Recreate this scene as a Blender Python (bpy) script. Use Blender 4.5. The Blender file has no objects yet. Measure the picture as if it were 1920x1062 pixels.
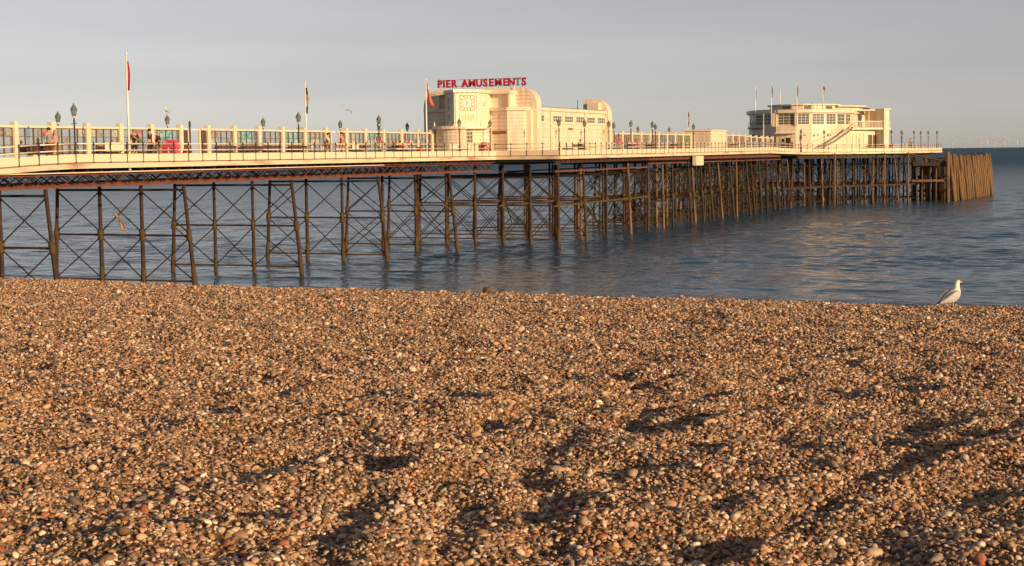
import bpy, bmesh, math, random
import numpy as np
from mathutils import Vector, Matrix

random.seed(7)
RNG = np.random.default_rng(7)
R = math.radians
SC = bpy.context.scene
COL = SC.collection

# ------------------------------------------------------------------ camera
EYE = 7.4
YAW, PITCH, ROLL = R(23.18), math.atan(243.3 / 2880.0), 0.0122
fw = Vector((-math.sin(YAW) * math.cos(PITCH), math.cos(YAW) * math.cos(PITCH), -math.sin(PITCH)))
r0 = Vector((math.cos(YAW), math.sin(YAW), 0.0))
u0 = r0.cross(fw)
rv = r0 * math.cos(ROLL) - u0 * math.sin(ROLL)
uv = u0 * math.cos(ROLL) + r0 * math.sin(ROLL)
cam_d = bpy.data.cameras.new("camera")
cam = bpy.data.objects.new("camera", cam_d)
COL.objects.link(cam)
M = Matrix((rv, uv, -fw)).transposed().to_4x4()
M.translation = Vector((0, 0, EYE))
cam.matrix_world = M
cam_d.sensor_width = 36.0
cam_d.lens = 36.0 * 2880.0 / 1920.0
cam_d.clip_start = 0.2
cam_d.clip_end = 80000.0
SC.camera = cam

# ------------------------------------------------------------------ sky, sun, exposure
SUN_EL = R(11.5)
SUN_AZ = R(113.0)             # clockwise from +Y: the low evening sun stands behind the camera to the right
S = Vector((math.sin(SUN_AZ) * math.cos(SUN_EL), math.cos(SUN_AZ) * math.cos(SUN_EL), math.sin(SUN_EL)))
world = bpy.data.worlds.new("World")
SC.world = world
world.use_nodes = True
nt = world.node_tree
nt.nodes.clear()
sky = nt.nodes.new("ShaderNodeTexSky")
sky.sky_type = 'NISHITA'
sky.sun_disc = False
sky.sun_elevation = SUN_EL
sky.sun_rotation = SUN_AZ
sky.air_density = 0.6
sky.dust_density = 0.4
sky.ozone_density = 0.5
hs = nt.nodes.new("ShaderNodeHueSaturation")
hs.inputs['Saturation'].default_value = 0.32
bg = nt.nodes.new("ShaderNodeBackground")
bg.inputs['Strength'].default_value = 0.077
wo = nt.nodes.new("ShaderNodeOutputWorld")
nt.links.new(sky.outputs[0], hs.inputs['Color'])
tint = nt.nodes.new("ShaderNodeMix"); tint.data_type = 'RGBA'; tint.blend_type = 'MULTIPLY'; tint.inputs['Factor'].default_value = 1.0
tint.inputs['B'].default_value = (1.075, 1.0, 0.975, 1)
# thin, nearly even streaks of high haze over the whole sky
wtc = nt.nodes.new("ShaderNodeTexCoord"); wmp = nt.nodes.new("ShaderNodeMapping"); wmp.inputs['Scale'].default_value = (1.6, 1.6, 16.0)
wns = nt.nodes.new("ShaderNodeTexNoise"); wns.inputs['Scale'].default_value = 2.2; wns.inputs['Detail'].default_value = 4
wrg = nt.nodes.new("ShaderNodeMapRange"); wrg.inputs['From Min'].default_value = 0.3; wrg.inputs['From Max'].default_value = 0.7
wrg.inputs['To Min'].default_value = 0.955; wrg.inputs['To Max'].default_value = 1.045
haze_mix = nt.nodes.new("ShaderNodeMix"); haze_mix.data_type = 'RGBA'; haze_mix.blend_type = 'MULTIPLY'; haze_mix.inputs['Factor'].default_value = 1.0
nt.links.new(wtc.outputs['Generated'], wmp.inputs[0]); nt.links.new(wmp.outputs[0], wns.inputs['Vector']); nt.links.new(wns.outputs['Fac'], wrg.inputs['Value'])
nt.links.new(hs.outputs[0], tint.inputs['A']); nt.links.new(tint.outputs['Result'], haze_mix.inputs['A']); nt.links.new(wrg.outputs[0], haze_mix.inputs['B'])
nt.links.new(haze_mix.outputs['Result'], bg.inputs['Color'])
nt.links.new(bg.outputs[0], wo.inputs['Surface'])

sun_d = bpy.data.lights.new("sun", 'SUN')
sun_d.energy = 4.9
sun_d.angle = R(0.5)
sun_d.color = (1.0, 0.63, 0.30)
sun = bpy.data.objects.new("sun", sun_d)
COL.objects.link(sun)
sun.rotation_euler = S.to_track_quat('Z', 'Y').to_euler()
sun.location = (30, -30, 40)

SC.view_settings.view_transform = 'Standard'
SC.view_settings.look = 'None'
SC.view_settings.exposure = 0.20
SC.view_settings.gamma = 1.0
SC.view_settings.use_curve_mapping = False
SC.render.engine = 'CYCLES'
SC.cycles.use_denoising = True
SC.cycles.max_bounces = 6
SC.cycles.transparent_max_bounces = 16

# ------------------------------------------------------------------ materials
MATS = {}
def mat(name, col, rough=0.6, var=0.15, scale=3.0, stain=None, stain_amt=0.5, stain_scale=1.2, bump=0.0, bscale=30.0,
        metal=0.0, stretch=(1, 1, 1), spec=0.5):
    m = bpy.data.materials.new(name)
    m.use_nodes = True
    t = m.node_tree
    N, L = t.nodes, t.links
    b = N["Principled BSDF"]
    b.inputs['Roughness'].default_value = rough
    b.inputs['Metallic'].default_value = metal
    b.inputs['Specular IOR Level'].default_value = spec
    tc = N.new("ShaderNodeTexCoord")
    mp = N.new("ShaderNodeMapping")
    mp.inputs['Scale'].default_value = stretch
    L.new(tc.outputs['Object'], mp.inputs['Vector'])
    n1 = N.new("ShaderNodeTexNoise")
    n1.inputs['Scale'].default_value = scale
    n1.inputs['Detail'].default_value = 5
    L.new(mp.outputs[0], n1.inputs['Vector'])
    mx = N.new("ShaderNodeMix"); mx.data_type = 'RGBA'
    c = Vector(col[:3])
    mx.inputs['A'].default_value = (*(c * (1 - var)), 1)
    mx.inputs['B'].default_value = (*[min(1, v) for v in (c * (1 + var))], 1)
    L.new(n1.outputs['Fac'], mx.inputs['Factor'])
    out = mx.outputs['Result']
    if stain:
        n2 = N.new("ShaderNodeTexNoise")
        n2.inputs['Scale'].default_value = stain_scale
        n2.inputs['Detail'].default_value = 6
        L.new(mp.outputs[0], n2.inputs['Vector'])
        rp = N.new("ShaderNodeMapRange")
        rp.inputs['From Min'].default_value = 0.52
        rp.inputs['From Max'].default_value = 0.68
        rp.inputs['To Max'].default_value = stain_amt
        L.new(n2.outputs['Fac'], rp.inputs['Value'])
        m2 = N.new("ShaderNodeMix"); m2.data_type = 'RGBA'
        L.new(rp.outputs[0], m2.inputs['Factor'])
        L.new(out, m2.inputs['A'])
        m2.inputs['B'].default_value = (*stain, 1)
        out = m2.outputs['Result']
    L.new(out, b.inputs['Base Color'])
    if bump:
        n3 = N.new("ShaderNodeTexNoise")
        n3.inputs['Scale'].default_value = bscale
        n3.inputs['Detail'].default_value = 4
        L.new(mp.outputs[0], n3.inputs['Vector'])
        bp = N.new("ShaderNodeBump")
        bp.inputs['Strength'].default_value = bump
        bp.inputs['Distance'].default_value = 0.05
        L.new(n3.outputs['Fac'], bp.inputs['Height'])
        L.new(bp.outputs[0], b.inputs['Normal'])
    MATS[name] = m
    return m

CREAM = mat("cream_paint", (0.79, 0.68, 0.53), 0.45, 0.07, 0.8, stain=(0.60, 0.50, 0.35), stain_amt=0.30, stain_scale=0.9, stretch=(1, 1, 0.35))
CREAM2 = mat("cream_wall_paint", (0.79, 0.69, 0.56), 0.5, 0.08, 0.8, stain=(0.46, 0.34, 0.22), stain_amt=0.5, stain_scale=2.6, stretch=(1, 1, 0.10))
FASC = mat("cream_weathered", (0.72, 0.62, 0.46), 0.55, 0.07, 0.7, stain=(0.26, 0.15, 0.08), stain_amt=0.75, stain_scale=0.8, stretch=(1, 0.35, 3.0))
WHITE = mat("white_paint", (0.80, 0.77, 0.70), 0.4, 0.04, 2.0)
RUST = mat("rusty_iron", (0.036, 0.019, 0.014), 0.8, 0.45, 1.6, stain=(0.095, 0.036, 0.022), stain_amt=0.7, stain_scale=2.2, bump=0.5, bscale=14)
REDIRON = mat("red_oxide_iron", (0.15, 0.052, 0.032), 0.75, 0.35, 1.1, stain=(0.07, 0.035, 0.025), stain_amt=0.8, stain_scale=1.6, bump=0.4, bscale=14)
WEED = mat("weed_crusted_iron", (0.085, 0.055, 0.022), 0.95, 0.5, 6.0, stain=(0.05, 0.045, 0.02), stain_amt=0.8, stain_scale=4.0, bump=1.0, bscale=18)
DARKIRON = mat("dark_iron", (0.035, 0.028, 0.024), 0.75, 0.4, 2.0)
TIMBER = mat("weathered_timber", (0.185, 0.112, 0.058), 0.85, 0.4, 2.2, stain=(0.05, 0.03, 0.015), stain_amt=0.9, stain_scale=1.1, bump=0.6, bscale=12, stretch=(3, 3, 0.5))
DTIMBER = mat("dark_timber", (0.055, 0.036, 0.022), 0.8, 0.4, 2.2, stretch=(2, 2, 0.5))  # darker timber tone for the back rows, some beams and the gangway
DECKM = mat("deck_planks", (0.24, 0.18, 0.12), 0.8, 0.25, 6.0, stretch=(0.3, 4, 1))
BLACK = mat("black_iron_paint", (0.03, 0.033, 0.032), 0.45, 0.2, 4.0)
LEAD = mat("green_grey_lead", (0.13, 0.145, 0.13), 0.55, 0.2, 5.0)
RAILM = mat("pale_rail_paint", (0.78, 0.66, 0.56), 0.4, 0.06, 2.0)
SEATM = mat("dark_bench_timber", (0.09, 0.045, 0.028), 0.6, 0.3, 3.0)
PINK = mat("pink_plastic", (0.72, 0.09, 0.16), 0.45, 0.08, 2.0)
REDM = mat("red_paint", (0.45, 0.025, 0.03), 0.5, 0.1, 2.0)
SIGNRED = mat("sign_letter_red", (0.42, 0.012, 0.02), 0.4, 0.08, 3.0)
SIGNGREY = mat("sign_letter_unpainted", (0.20, 0.21, 0.20), 0.5, 0.1, 3.0)
NOTICE = mat("maroon_notice", (0.30, 0.10, 0.08), 0.6, 0.2, 6.0)
BROWNF = mat("brown_window_frame", (0.10, 0.065, 0.035), 0.6, 0.2, 3.0)
ROOF = mat("grey_roof_felt", (0.16, 0.15, 0.14), 0.8, 0.2, 2.0)
STONE = mat("clock_marker_brown", (0.20, 0.115, 0.05), 0.6, 0.1, 3.0)
BUOY = mat("pink_buoy", (0.40, 0.08, 0.08), 0.5, 0.1, 3.0)
FEATHER = mat("white_feathers", (0.80, 0.77, 0.74), 0.8, 0.06, 20)
MANTLE = mat("grey_mantle_feathers", (0.47, 0.46, 0.47), 0.8, 0.08, 20)
BEAK = mat("yellow_beak", (0.70, 0.42, 0.06), 0.5, 0.1, 10)
DARKF = mat("dark_feathers", (0.05, 0.045, 0.045), 0.8, 0.1, 10)
TURB = mat("turbine_grey", (0.66, 0.66, 0.65), 0.5, 0.03, 0.1)
STUMP = mat("green_brown_stump", (0.12, 0.085, 0.03), 0.9, 0.4, 12, bump=0.8, bscale=30)
SKIN = mat("skin", (0.50, 0.28, 0.19), 0.6, 0.05, 10)
FLAGRED = mat("faded_red_flag", (0.36, 0.04, 0.045), 0.8, 0.12, 5)
CLOTHO = mat("orange_cloth", (0.42, 0.27, 0.15), 0.9, 0.2, 8)

def glass_mat(name, tint, alpha, rough=0.05, base=(0.16, 0.18, 0.17, 1)):
    m = bpy.data.materials.new(name)
    m.use_nodes = True
    t = m.node_tree; N, L = t.nodes, t.links
    N.clear()
    o = N.new("ShaderNodeOutputMaterial")
    tr = N.new("ShaderNodeBsdfTransparent"); tr.inputs[0].default_value = (*tint, 1)
    pr = N.new("ShaderNodeBsdfPrincipled")
    pr.inputs['Base Color'].default_value = base
    pr.inputs['Roughness'].default_value = rough
    mx = N.new("ShaderNodeMixShader")
    mx.inputs[0].default_value = alpha
    L.new(tr.outputs[0], mx.inputs[1]); L.new(pr.outputs[0], mx.inputs[2]); L.new(mx.outputs[0], o.inputs[0])
    return m
PANE = glass_mat("screen_glass", (0.90, 0.94, 0.95), 0.30, 0.05, (0.30, 0.36, 0.40, 1))
WPANE = glass_mat("dark_window_glass", (0.12, 0.12, 0.12), 0.75, 0.08)
LGLASS = glass_mat("lantern_glass", (0.85, 0.85, 0.8), 0.45, 0.25)

def art_mat(name, c1, c2, scale):
    m = bpy.data.materials.new(name)
    m.use_nodes = True
    t = m.node_tree; N, L = t.nodes, t.links
    b = N["Principled BSDF"]; b.inputs['Roughness'].default_value = 0.35
    tc = N.new("ShaderNodeTexCoord")
    n = N.new("ShaderNodeTexNoise"); n.inputs['Scale'].default_value = scale; n.inputs['Detail'].default_value = 3
    L.new(tc.outputs['Object'], n.inputs['Vector'])
    rp = N.new("ShaderNodeValToRGB")
    rp.color_ramp.elements[0].color = (*c1, 1); rp.color_ramp.elements[0].position = 0.40
    rp.color_ramp.elements[1].color = (*c2, 1); rp.color_ramp.elements[1].position = 0.60
    L.new(n.outputs['Fac'], rp.inputs[0]); L.new(rp.outputs[0], b.inputs['Base Color'])
    return m
ART = {
    'cyan': art_mat("print_cyan", (0.03, 0.30, 0.42), (0.35, 0.50, 0.50), 3),
    'red': art_mat("print_red", (0.38, 0.03, 0.07), (0.45, 0.30, 0.28), 3),
    'green': art_mat("print_green", (0.06, 0.20, 0.04), (0.20, 0.30, 0.22), 3),
    'pale': art_mat("print_pale", (0.34, 0.38, 0.37), (0.50, 0.50, 0.47), 4),
    'grey': art_mat("print_grey", (0.20, 0.22, 0.22), (0.38, 0.38, 0.36), 4),
    'brown': art_mat("print_brown", (0.16, 0.08, 0.06), (0.34, 0.28, 0.24), 4),
    'blue': art_mat("print_blue", (0.05, 0.12, 0.28), (0.30, 0.36, 0.40), 4),
}

# ------------------------------------------------------------------ mesh helpers
class MB:
    def __init__(s):
        s.v = []; s.f = []
    def add(s, vs, fs):
        o = len(s.v); s.v += [tuple(v) for v in vs]; s.f += [tuple(i + o for i in f) for f in fs]
        return s
    def box(s, x0, x1, y0, y1, z0, z1):
        return s.add([(x0, y0, z0), (x1, y0, z0), (x1, y1, z0), (x0, y1, z0), (x0, y0, z1), (x1, y0, z1), (x1, y1, z1), (x0, y1, z1)],
                     [(0, 3, 2, 1), (4, 5, 6, 7), (0, 1, 5, 4), (1, 2, 6, 5), (2, 3, 7, 6), (3, 0, 4, 7)])
    def beam(s, p, q, w, h, up=(0, 0, 1)):
        p = Vector(p); q = Vector(q); d = (q - p).normalized(); up = Vector(up)
        if abs(d.dot(up)) > 0.98: up = Vector((0, 1, 0))
        a = d.cross(up).normalized() * (w / 2); b = a.cross(d).normalized() * (h / 2)
        vs = []
        for c in (p, q):
            vs += [c - a - b, c + a - b, c + a + b, c - a + b]
        return s.add(vs, [(0, 3, 2, 1), (4, 5, 6, 7), (0, 1, 5, 4), (1, 2, 6, 5), (2, 3, 7, 6), (3, 0, 4, 7)])
    def tube(s, pts, rad, n=8, caps=True):
        pts = [Vector(p) for p in pts]
        if not hasattr(rad, '__len__'): rad = [rad] * len(pts)
        o = len(s.v)
        ref = None
        for i, p in enumerate(pts):
            d = (pts[min(i + 1, len(pts) - 1)] - pts[max(i - 1, 0)]).normalized()
            if ref is None:
                ref = Vector((0, 0, 1)) if abs(d.z) < 0.9 else Vector((1, 0, 0))
            a = d.cross(ref).normalized(); b = a.cross(d).normalized(); ref = b
            for k in range(n):
                t = 2 * math.pi * k / n
                s.v.append(tuple(p + (a * math.cos(t) + b * math.sin(t)) * rad[i]))
        for i in range(len(pts) - 1):
            for k in range(n):
                k2 = (k + 1) % n
                s.f.append((o + i * n + k, o + i * n + k2, o + (i + 1) * n + k2, o + (i + 1) * n + k))
        if caps:
            s.f.append(tuple(o + k for k in range(n))[::-1])
            s.f.append(tuple(o + (len(pts) - 1) * n + k for k in range(n)))
        return s
    def lathe(s, c, prof, n=12, rot=0.0):
        o = len(s.v)
        for r, z in prof:
            for k in range(n):
                t = 2 * math.pi * k / n + rot
                s.v.append((c[0] + r * math.cos(t), c[1] + r * math.sin(t), c[2] + z))
        for i in range(len(prof) - 1):
            for k in range(n):
                k2 = (k + 1) % n
                s.f.append((o + i * n + k, o + i * n + k2, o + (i + 1) * n + k2, o + (i + 1) * n + k))
        s.f.append(tuple(o + k for k in range(n))[::-1])
        s.f.append(tuple(o + (len(prof) - 1) * n + k for k in range(n)))
        return s
    def prism(s, poly, z0, z1):
        n = len(poly); o = len(s.v)
        a = sum(poly[i][0] * poly[(i + 1) % n][1] - poly[(i + 1) % n][0] * poly[i][1] for i in range(n))
        if a < 0: poly = poly[::-1]
        s.v += [(x, y, z0) for x, y in poly] + [(x, y, z1) for x, y in poly]
        s.f.append(tuple(o + i for i in range(n))[::-1]); s.f.append(tuple(o + n + i for i in range(n)))
        for i in range(n):
            j = (i + 1) % n
            s.f.append((o + i, o + j, o + n + j, o + n + i))
        return s
    def slab3(s, poly3, vec):
        n = len(poly3); o = len(s.v); vec = Vector(vec)
        s.v += [tuple(p) for p in poly3] + [tuple(Vector(p) + vec) for p in poly3]
        s.f.append(tuple(o + i for i in range(n))); s.f.append(tuple(o + n + i for i in range(n))[::-1])
        for i in range(n):
            j = (i + 1) % n
            s.f.append((o + j, o + i, o + n + i, o + n + j))
        return s
    def loft(s, rings):
        n = len(rings[0]); o = len(s.v)
        for r in rings: s.v += [tuple(p) for p in r]
        for i in range(len(rings) - 1):
            for k in range(n):
                k2 = (k + 1) % n
                s.f.append((o + i * n + k, o + i * n + k2, o + (i + 1) * n + k2, o + (i + 1) * n + k))
        s.f.append(tuple(o + k for k in range(n))[::-1])
        s.f.append(tuple(o + (len(rings) - 1) * n + k for k in range(n)))
        return s
    def mesh(s, name, mats, org=(0, 0, 0), smooth=False, fix=True):
        me = bpy.data.meshes.new(name)
        ox, oy, oz = org
        me.from_pydata([(x - ox, y - oy, z - oz) for x, y, z in s.v], [], s.f)
        if fix:
            bm = bmesh.new(); bm.from_mesh(me)
            bmesh.ops.recalc_face_normals(bm, faces=bm.faces)
            bm.to_mesh(me); bm.free()
        for m in (mats if isinstance(mats, (list, tuple)) else [mats]): me.materials.append(m)
        if smooth: me.polygons.foreach_set("use_smooth", [True] * len(me.polygons))
        me.update()
        return me
    def build(s, name, m, parent=None, smooth=False, org=None):
        if org is None:
            org = wloc(parent) if parent else (0, 0, 0)
        o = bpy.data.objects.new(name, s.mesh(name, m, org, smooth))
        COL.objects.link(o)
        if parent: o.parent = parent
        return o

def wloc(o):
    l = Vector((0, 0, 0))
    while o: l += o.location; o = o.parent
    return l
def tag(o, label=None, cat=None, group=None, kind=None):
    if label: o['label'] = label
    if cat: o['category'] = cat
    if group: o['group'] = group
    if kind: o['kind'] = kind
    return o
def empty(name, loc, parent=None, rz=0.0):
    o = bpy.data.objects.new(name, None)
    o.empty_display_size = 0.3
    COL.objects.link(o)
    if parent:
        o.parent = parent; o.location = Vector(loc) - wloc(parent)
    else:
        o.location = loc
    o.rotation_euler = (0, 0, rz)
    return o
def inst(name, me, parent, loc, rot=(0, 0, 0), scale=(1, 1, 1)):
    o = bpy.data.objects.new(name, me)
    COL.objects.link(o)
    if parent:
        o.parent = parent; o.location = Vector(loc) - wloc(parent)
    else:
        o.location = loc
    o.rotation_euler = rot; o.scale = scale
    return o
def copy_tree(o, parent=None):
    c = o.copy(); COL.objects.link(c)
    if parent: c.parent = parent
    for ch in o.children: copy_tree(ch, c)
    return c
ORD = ['', 'first', 'second', 'third', 'fourth', 'fifth', 'sixth', 'seventh', 'eighth', 'ninth', 'tenth', 'eleventh', 'twelfth']

# value noise used for the beach relief
def vnoise(x, y, seed):
    g = np.random.default_rng(seed).random((64, 64))
    xi = np.floor(x).astype(int); yi = np.floor(y).astype(int)
    fx = x - xi; fy = y - yi
    fx = fx * fx * (3 - 2 * fx); fy = fy * fy * (3 - 2 * fy)
    a = g[xi % 64, yi % 64]; b = g[(xi + 1) % 64, yi % 64]; c = g[xi % 64, (yi + 1) % 64]; d = g[(xi + 1) % 64, (yi + 1) % 64]
    return (a * (1 - fx) + b * fx) * (1 - fy) + (c * (1 - fx) + d * fx) * fy - 0.5

PITS = []
_pr = np.random.default_rng(21)
for i in range(420):
    PITS.append((_pr.uniform(-22, 8), _pr.uniform(2.5, 21), _pr.uniform(0.14, 0.34), _pr.uniform(0.015, 0.045), _pr.uniform(0, math.pi), _pr.uniform(1.2, 2.6)))

TRACKS = [
    [(-3.0, 5.0), (-3.2, 5.6), (-3.53, 6.3), (-3.81, 7.14), (-3.96, 7.94), (-4.02, 8.85), (-4.03, 9.85), (-3.94, 10.94), (-3.7, 12.2)],
    [(-2.3, 5.2), (-2.42, 5.89), (-2.74, 6.82), (-3.2, 7.73), (-3.38, 8.69), (-3.25, 9.76), (-3.02, 11.69), (-2.6, 14.0)],
    [(-5.75, 5.6), (-5.78, 6.43), (-5.78, 6.96), (-5.78, 7.65), (-5.95, 8.83), (-6.2, 10.4)],
    [(-1.75, 6.0), (-1.65, 6.78), (-1.53, 7.64), (-1.27, 8.74), (-0.86, 9.95), (-0.2, 11.6)],
]
def track_relief(x, y, pts):
    best = np.full(x.shape, 1e9); sgn = np.zeros(x.shape)
    for (ax, ay), (bx, by) in zip(pts[:-1], pts[1:]):
        dx, dy = bx - ax, by - ay; l2 = dx * dx + dy * dy
        t = np.clip(((x - ax) * dx + (y - ay) * dy) / l2, 0, 1)
        ex, ey = x - (ax + t * dx), y - (ay + t * dy)
        d = np.sqrt(ex * ex + ey * ey); side = np.sign(ex * dy - ey * dx)
        m = d < best; best = np.where(m, d, best); sgn = np.where(m, side, sgn)
    q = best * sgn
    w = 0.7 + 0.6 * (vnoise(x * 2.1, y * 2.1, 31) + 0.5)
    return w * (-0.045 * np.exp(-((q) / 0.10) ** 2) + 0.05 * np.exp(-((q - 0.22) / 0.14) ** 2) + 0.03 * np.exp(-((q + 0.2) / 0.12) ** 2))
def beach_z(x, y, detail=True):
    x = np.asarray(x, float); y = np.asarray(y, float)
    base = 5.86 - 0.0240 * y
    crest = 21.2
    over = np.clip(y - crest, 0, None)
    base = base - np.where(over > 0, 0.15 * over + 0.0 * over, 0) + 0.0
    base = base - 0.06 * np.exp(-((y - crest) / 1.2) ** 2)
    base = np.maximum(base, -2.0)
    base = np.where(y < 0, 5.86, base)
    z = base
    amp = np.clip(1.15 - np.clip(y - 6, 0, None) / 22.0, 0.25, 1.15)
    z = z + 0.16 * vnoise(x * 0.22 + 11, y * 0.22 + 5, 3) * np.where(y > 18, 0.5, 1)
    if detail:
        c, s_ = math.cos(0.9), math.sin(0.9)
        u = x * c + y * s_; v = -x * s_ + y * c
        z = z + amp * (0.085 * vnoise(u * 0.55 + 3, v * 1.5 + 7, 5) + 0.085 * vnoise(u * 1.7, v * 3.4, 9) + 0.07 * vnoise(x * 4.6, y * 4.6, 12) + 0.05 * vnoise(x * 2.3 + 5, y * 2.9, 15))
        for trk in TRACKS: z = z + 0.6 * amp * track_relief(x, y, trk)
        for (px, py, rr, dp, an, el) in PITS:
            dx = x - px; dy = y - py
            uu = (dx * math.cos(an) + dy * math.sin(an)) / el; vv = -dx * math.sin(an) + dy * math.cos(an)
            q = (uu * uu + vv * vv) / (rr * rr)
            z = z - amp * dp * np.exp(-q * 1.4) + amp * 0.35 * dp * np.exp(-((np.sqrt(q) - 1.5) / 0.4) ** 2)
    return z

def zdeck(y):
    return float(np.interp(y, [30, 50, 53.5, 56, 58.8, 61.5, 115, 184, 194, 205, 300], [5.9, 6.62, 6.85, 7.01, 7.13, 7.2, 7.2, 7.33, 7.12, 7.05, 7.05]))

# ================================================================== SETTING: beach
def stone_mat(name, mode):
    m = bpy.data.materials.new(name)
    m.use_nodes = True
    t = m.node_tree; N, L = t.nodes, t.links
    b = N["Principled BSDF"]; b.inputs['Roughness'].default_value = 0.72
    b.inputs['Specular IOR Level'].default_value = 0.35
    tc = N.new("ShaderNodeTexCoord")
    n = N.new("ShaderNodeTexNoise"); n.inputs['Scale'].default_value = 2.2; n.inputs['Detail'].default_value = 6
    L.new(tc.outputs['Object'], n.inputs['Vector'])
    if mode == 'inst':
        a = N.new("ShaderNodeAttribute"); a.attribute_type = 'INSTANCER'; a.attribute_name = 'tint'
        c = a.outputs['Color']
    else:
        a = N.new("ShaderNodeObjectInfo"); c = a.outputs['Color']
    rp = N.new("ShaderNodeMapRange"); rp.inputs['From Min'].default_value = 0.3; rp.inputs['From Max'].default_value = 0.7
    rp.inputs['To Min'].default_value = 0.72; rp.inputs['To Max'].default_value = 1.25
    L.new(n.outputs['Fac'], rp.inputs['Value'])
    mx = N.new("ShaderNodeMix"); mx.data_type = 'RGBA'; mx.blend_type = 'MULTIPLY'; mx.inputs['Factor'].default_value = 1.0
    L.new(c, mx.inputs['A']); L.new(rp.outputs[0], mx.inputs['B'])
    L.new(mx.outputs['Result'], b.inputs['Base Color'])
    return m
STONE_I = stone_mat("shingle_stone", 'inst')
STONE_O = stone_mat("pebble_stone", 'obj')

def beach_material():
    m = bpy.data.materials.new("beach_shingle_bed")
    m.use_nodes = True
    t = m.node_tree; N, L = t.nodes, t.links
    b = N["Principled BSDF"]; b.inputs['Roughness'].default_value = 0.85
    tc = N.new("ShaderNodeTexCoord")
    v = N.new("ShaderNodeTexVoronoi"); v.inputs['Scale'].default_value = 34.0
    L.new(tc.outputs['Object'], v.inputs['Vector'])
    rp = N.new("ShaderNodeValToRGB")
    els = rp.color_ramp.elements
    els[0].position = 0.0; els[0].color = (0.045, 0.03, 0.02, 1)
    els[1].position = 1.0; els[1].color = (0.40, 0.28, 0.17, 1)
    e = els.new(0.35); e.color = (0.13, 0.075, 0.038, 1)
    e = els.new(0.7); e.color = (0.27, 0.15, 0.07, 1)
    sx = N.new("ShaderNodeSeparateColor")
    L.new(v.outputs['Color'], sx.inputs[0]); L.new(sx.outputs[0], rp.inputs[0])
    L.new(rp.outputs[0], b.inputs['Base Color'])
    bp = N.new("ShaderNodeBump"); bp.inputs['Strength'].default_value = 0.9; bp.inputs['Distance'].default_value = 0.02; bp.invert = True
    L.new(v.outputs['Distance'], bp.inputs['Height']); L.new(bp.outputs[0], b.inputs['Normal'])
    return m

xs = np.concatenate([np.linspace(-140, -27, 40), np.arange(-26, 8, 0.085), np.linspace(9, 70, 24)])
ys = np.concatenate([np.linspace(-14, 1.6, 12), np.arange(2, 24, 0.085), np.linspace(24.3, 30, 16), np.linspace(31, 80, 40)])
GX, GY = np.meshgrid(xs, ys, indexing='ij')
GZ = beach_z(GX, GY)
nx, ny = GX.shape
gv = np.stack([GX, GY, GZ], -1).reshape(-1, 3)
ii, jj = np.meshgrid(np.arange(nx - 1), np.arange(ny - 1), indexing='ij')
k0 = (ii * ny + jj).ravel()
gf = np.stack([k0, k0 + ny, k0 + ny + 1, k0 + 1], -1)
def np_mesh(name, v, f, m, smooth=True):
    me = bpy.data.meshes.new(name)
    me.vertices.add(len(v)); me.vertices.foreach_set("co", np.asarray(v, np.float32).ravel())
    me.loops.add(f.size); me.loops.foreach_set("vertex_index", f.ravel().astype(np.int32))
    me.polygons.add(len(f)); me.polygons.foreach_set("loop_start", np.arange(0, f.size, f.shape[1], dtype=np.int32))
    me.polygons.foreach_set("use_smooth", np.full(len(f), smooth))
    me.update(calc_edges=True); me.validate()
    me.materials.append(m)
    return me
beach = bpy.data.objects.new("beach", np_mesh("beach", gv, gf, beach_material()))
COL.objects.link(beach)
tag(beach, "sloping shingle beach of orange and brown pebbles in the foreground", kind='structure')

def grid_z(x, y):
    i = np.clip(np.searchsorted(xs, x) - 1, 0, nx - 2); j = np.clip(np.searchsorted(ys, y) - 1, 0, ny - 2)
    fx = (x - xs[i]) / (xs[i + 1] - xs[i]); fy = (y - ys[j]) / (ys[j + 1] - ys[j])
    return (GZ[i, j] * (1 - fx) + GZ[i + 1, j] * fx) * (1 - fy) + (GZ[i, j + 1] * (1 - fx) + GZ[i + 1, j + 1] * fx) * fy
# pebble shapes
def pebble_mesh(i, m, sub):
    bm = bmesh.new()
    bmesh.ops.create_icosphere(bm, subdivisions=sub, radius=1.0)
    rr = random.Random(100 + i)
    ph = [(Vector((rr.gauss(0, 1), rr.gauss(0, 1), rr.gauss(0, 1))).normalized(), rr.uniform(0.5, 0.95)) for _ in range(7)]
    for v in bm.verts:
        d = v.co.normalized(); r = 1.0
        for (n, c) in ph:                       # worn facets
            t = d.dot(n)
            if t > c * 0.8: r = min(r, c * 0.8 / t + 0.10)
        v.co = d * (r * (1 + 0.05 * math.sin(5 * d.x + i) * math.cos(4 * d.y + 2 * i)))
    me = bpy.data.meshes.new("pebble"); bm.to_mesh(me); bm.free()
    me.materials.append(m)
    me.polygons.foreach_set("use_smooth", [True] * len(me.polygons))
    return me
pcol = bpy.data.collections.new("pebble_shapes")
for i in range(8):
    pcol.objects.link(bpy.data.objects.new("pebble_shape", pebble_mesh(i, STONE_I, 2)))

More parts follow.
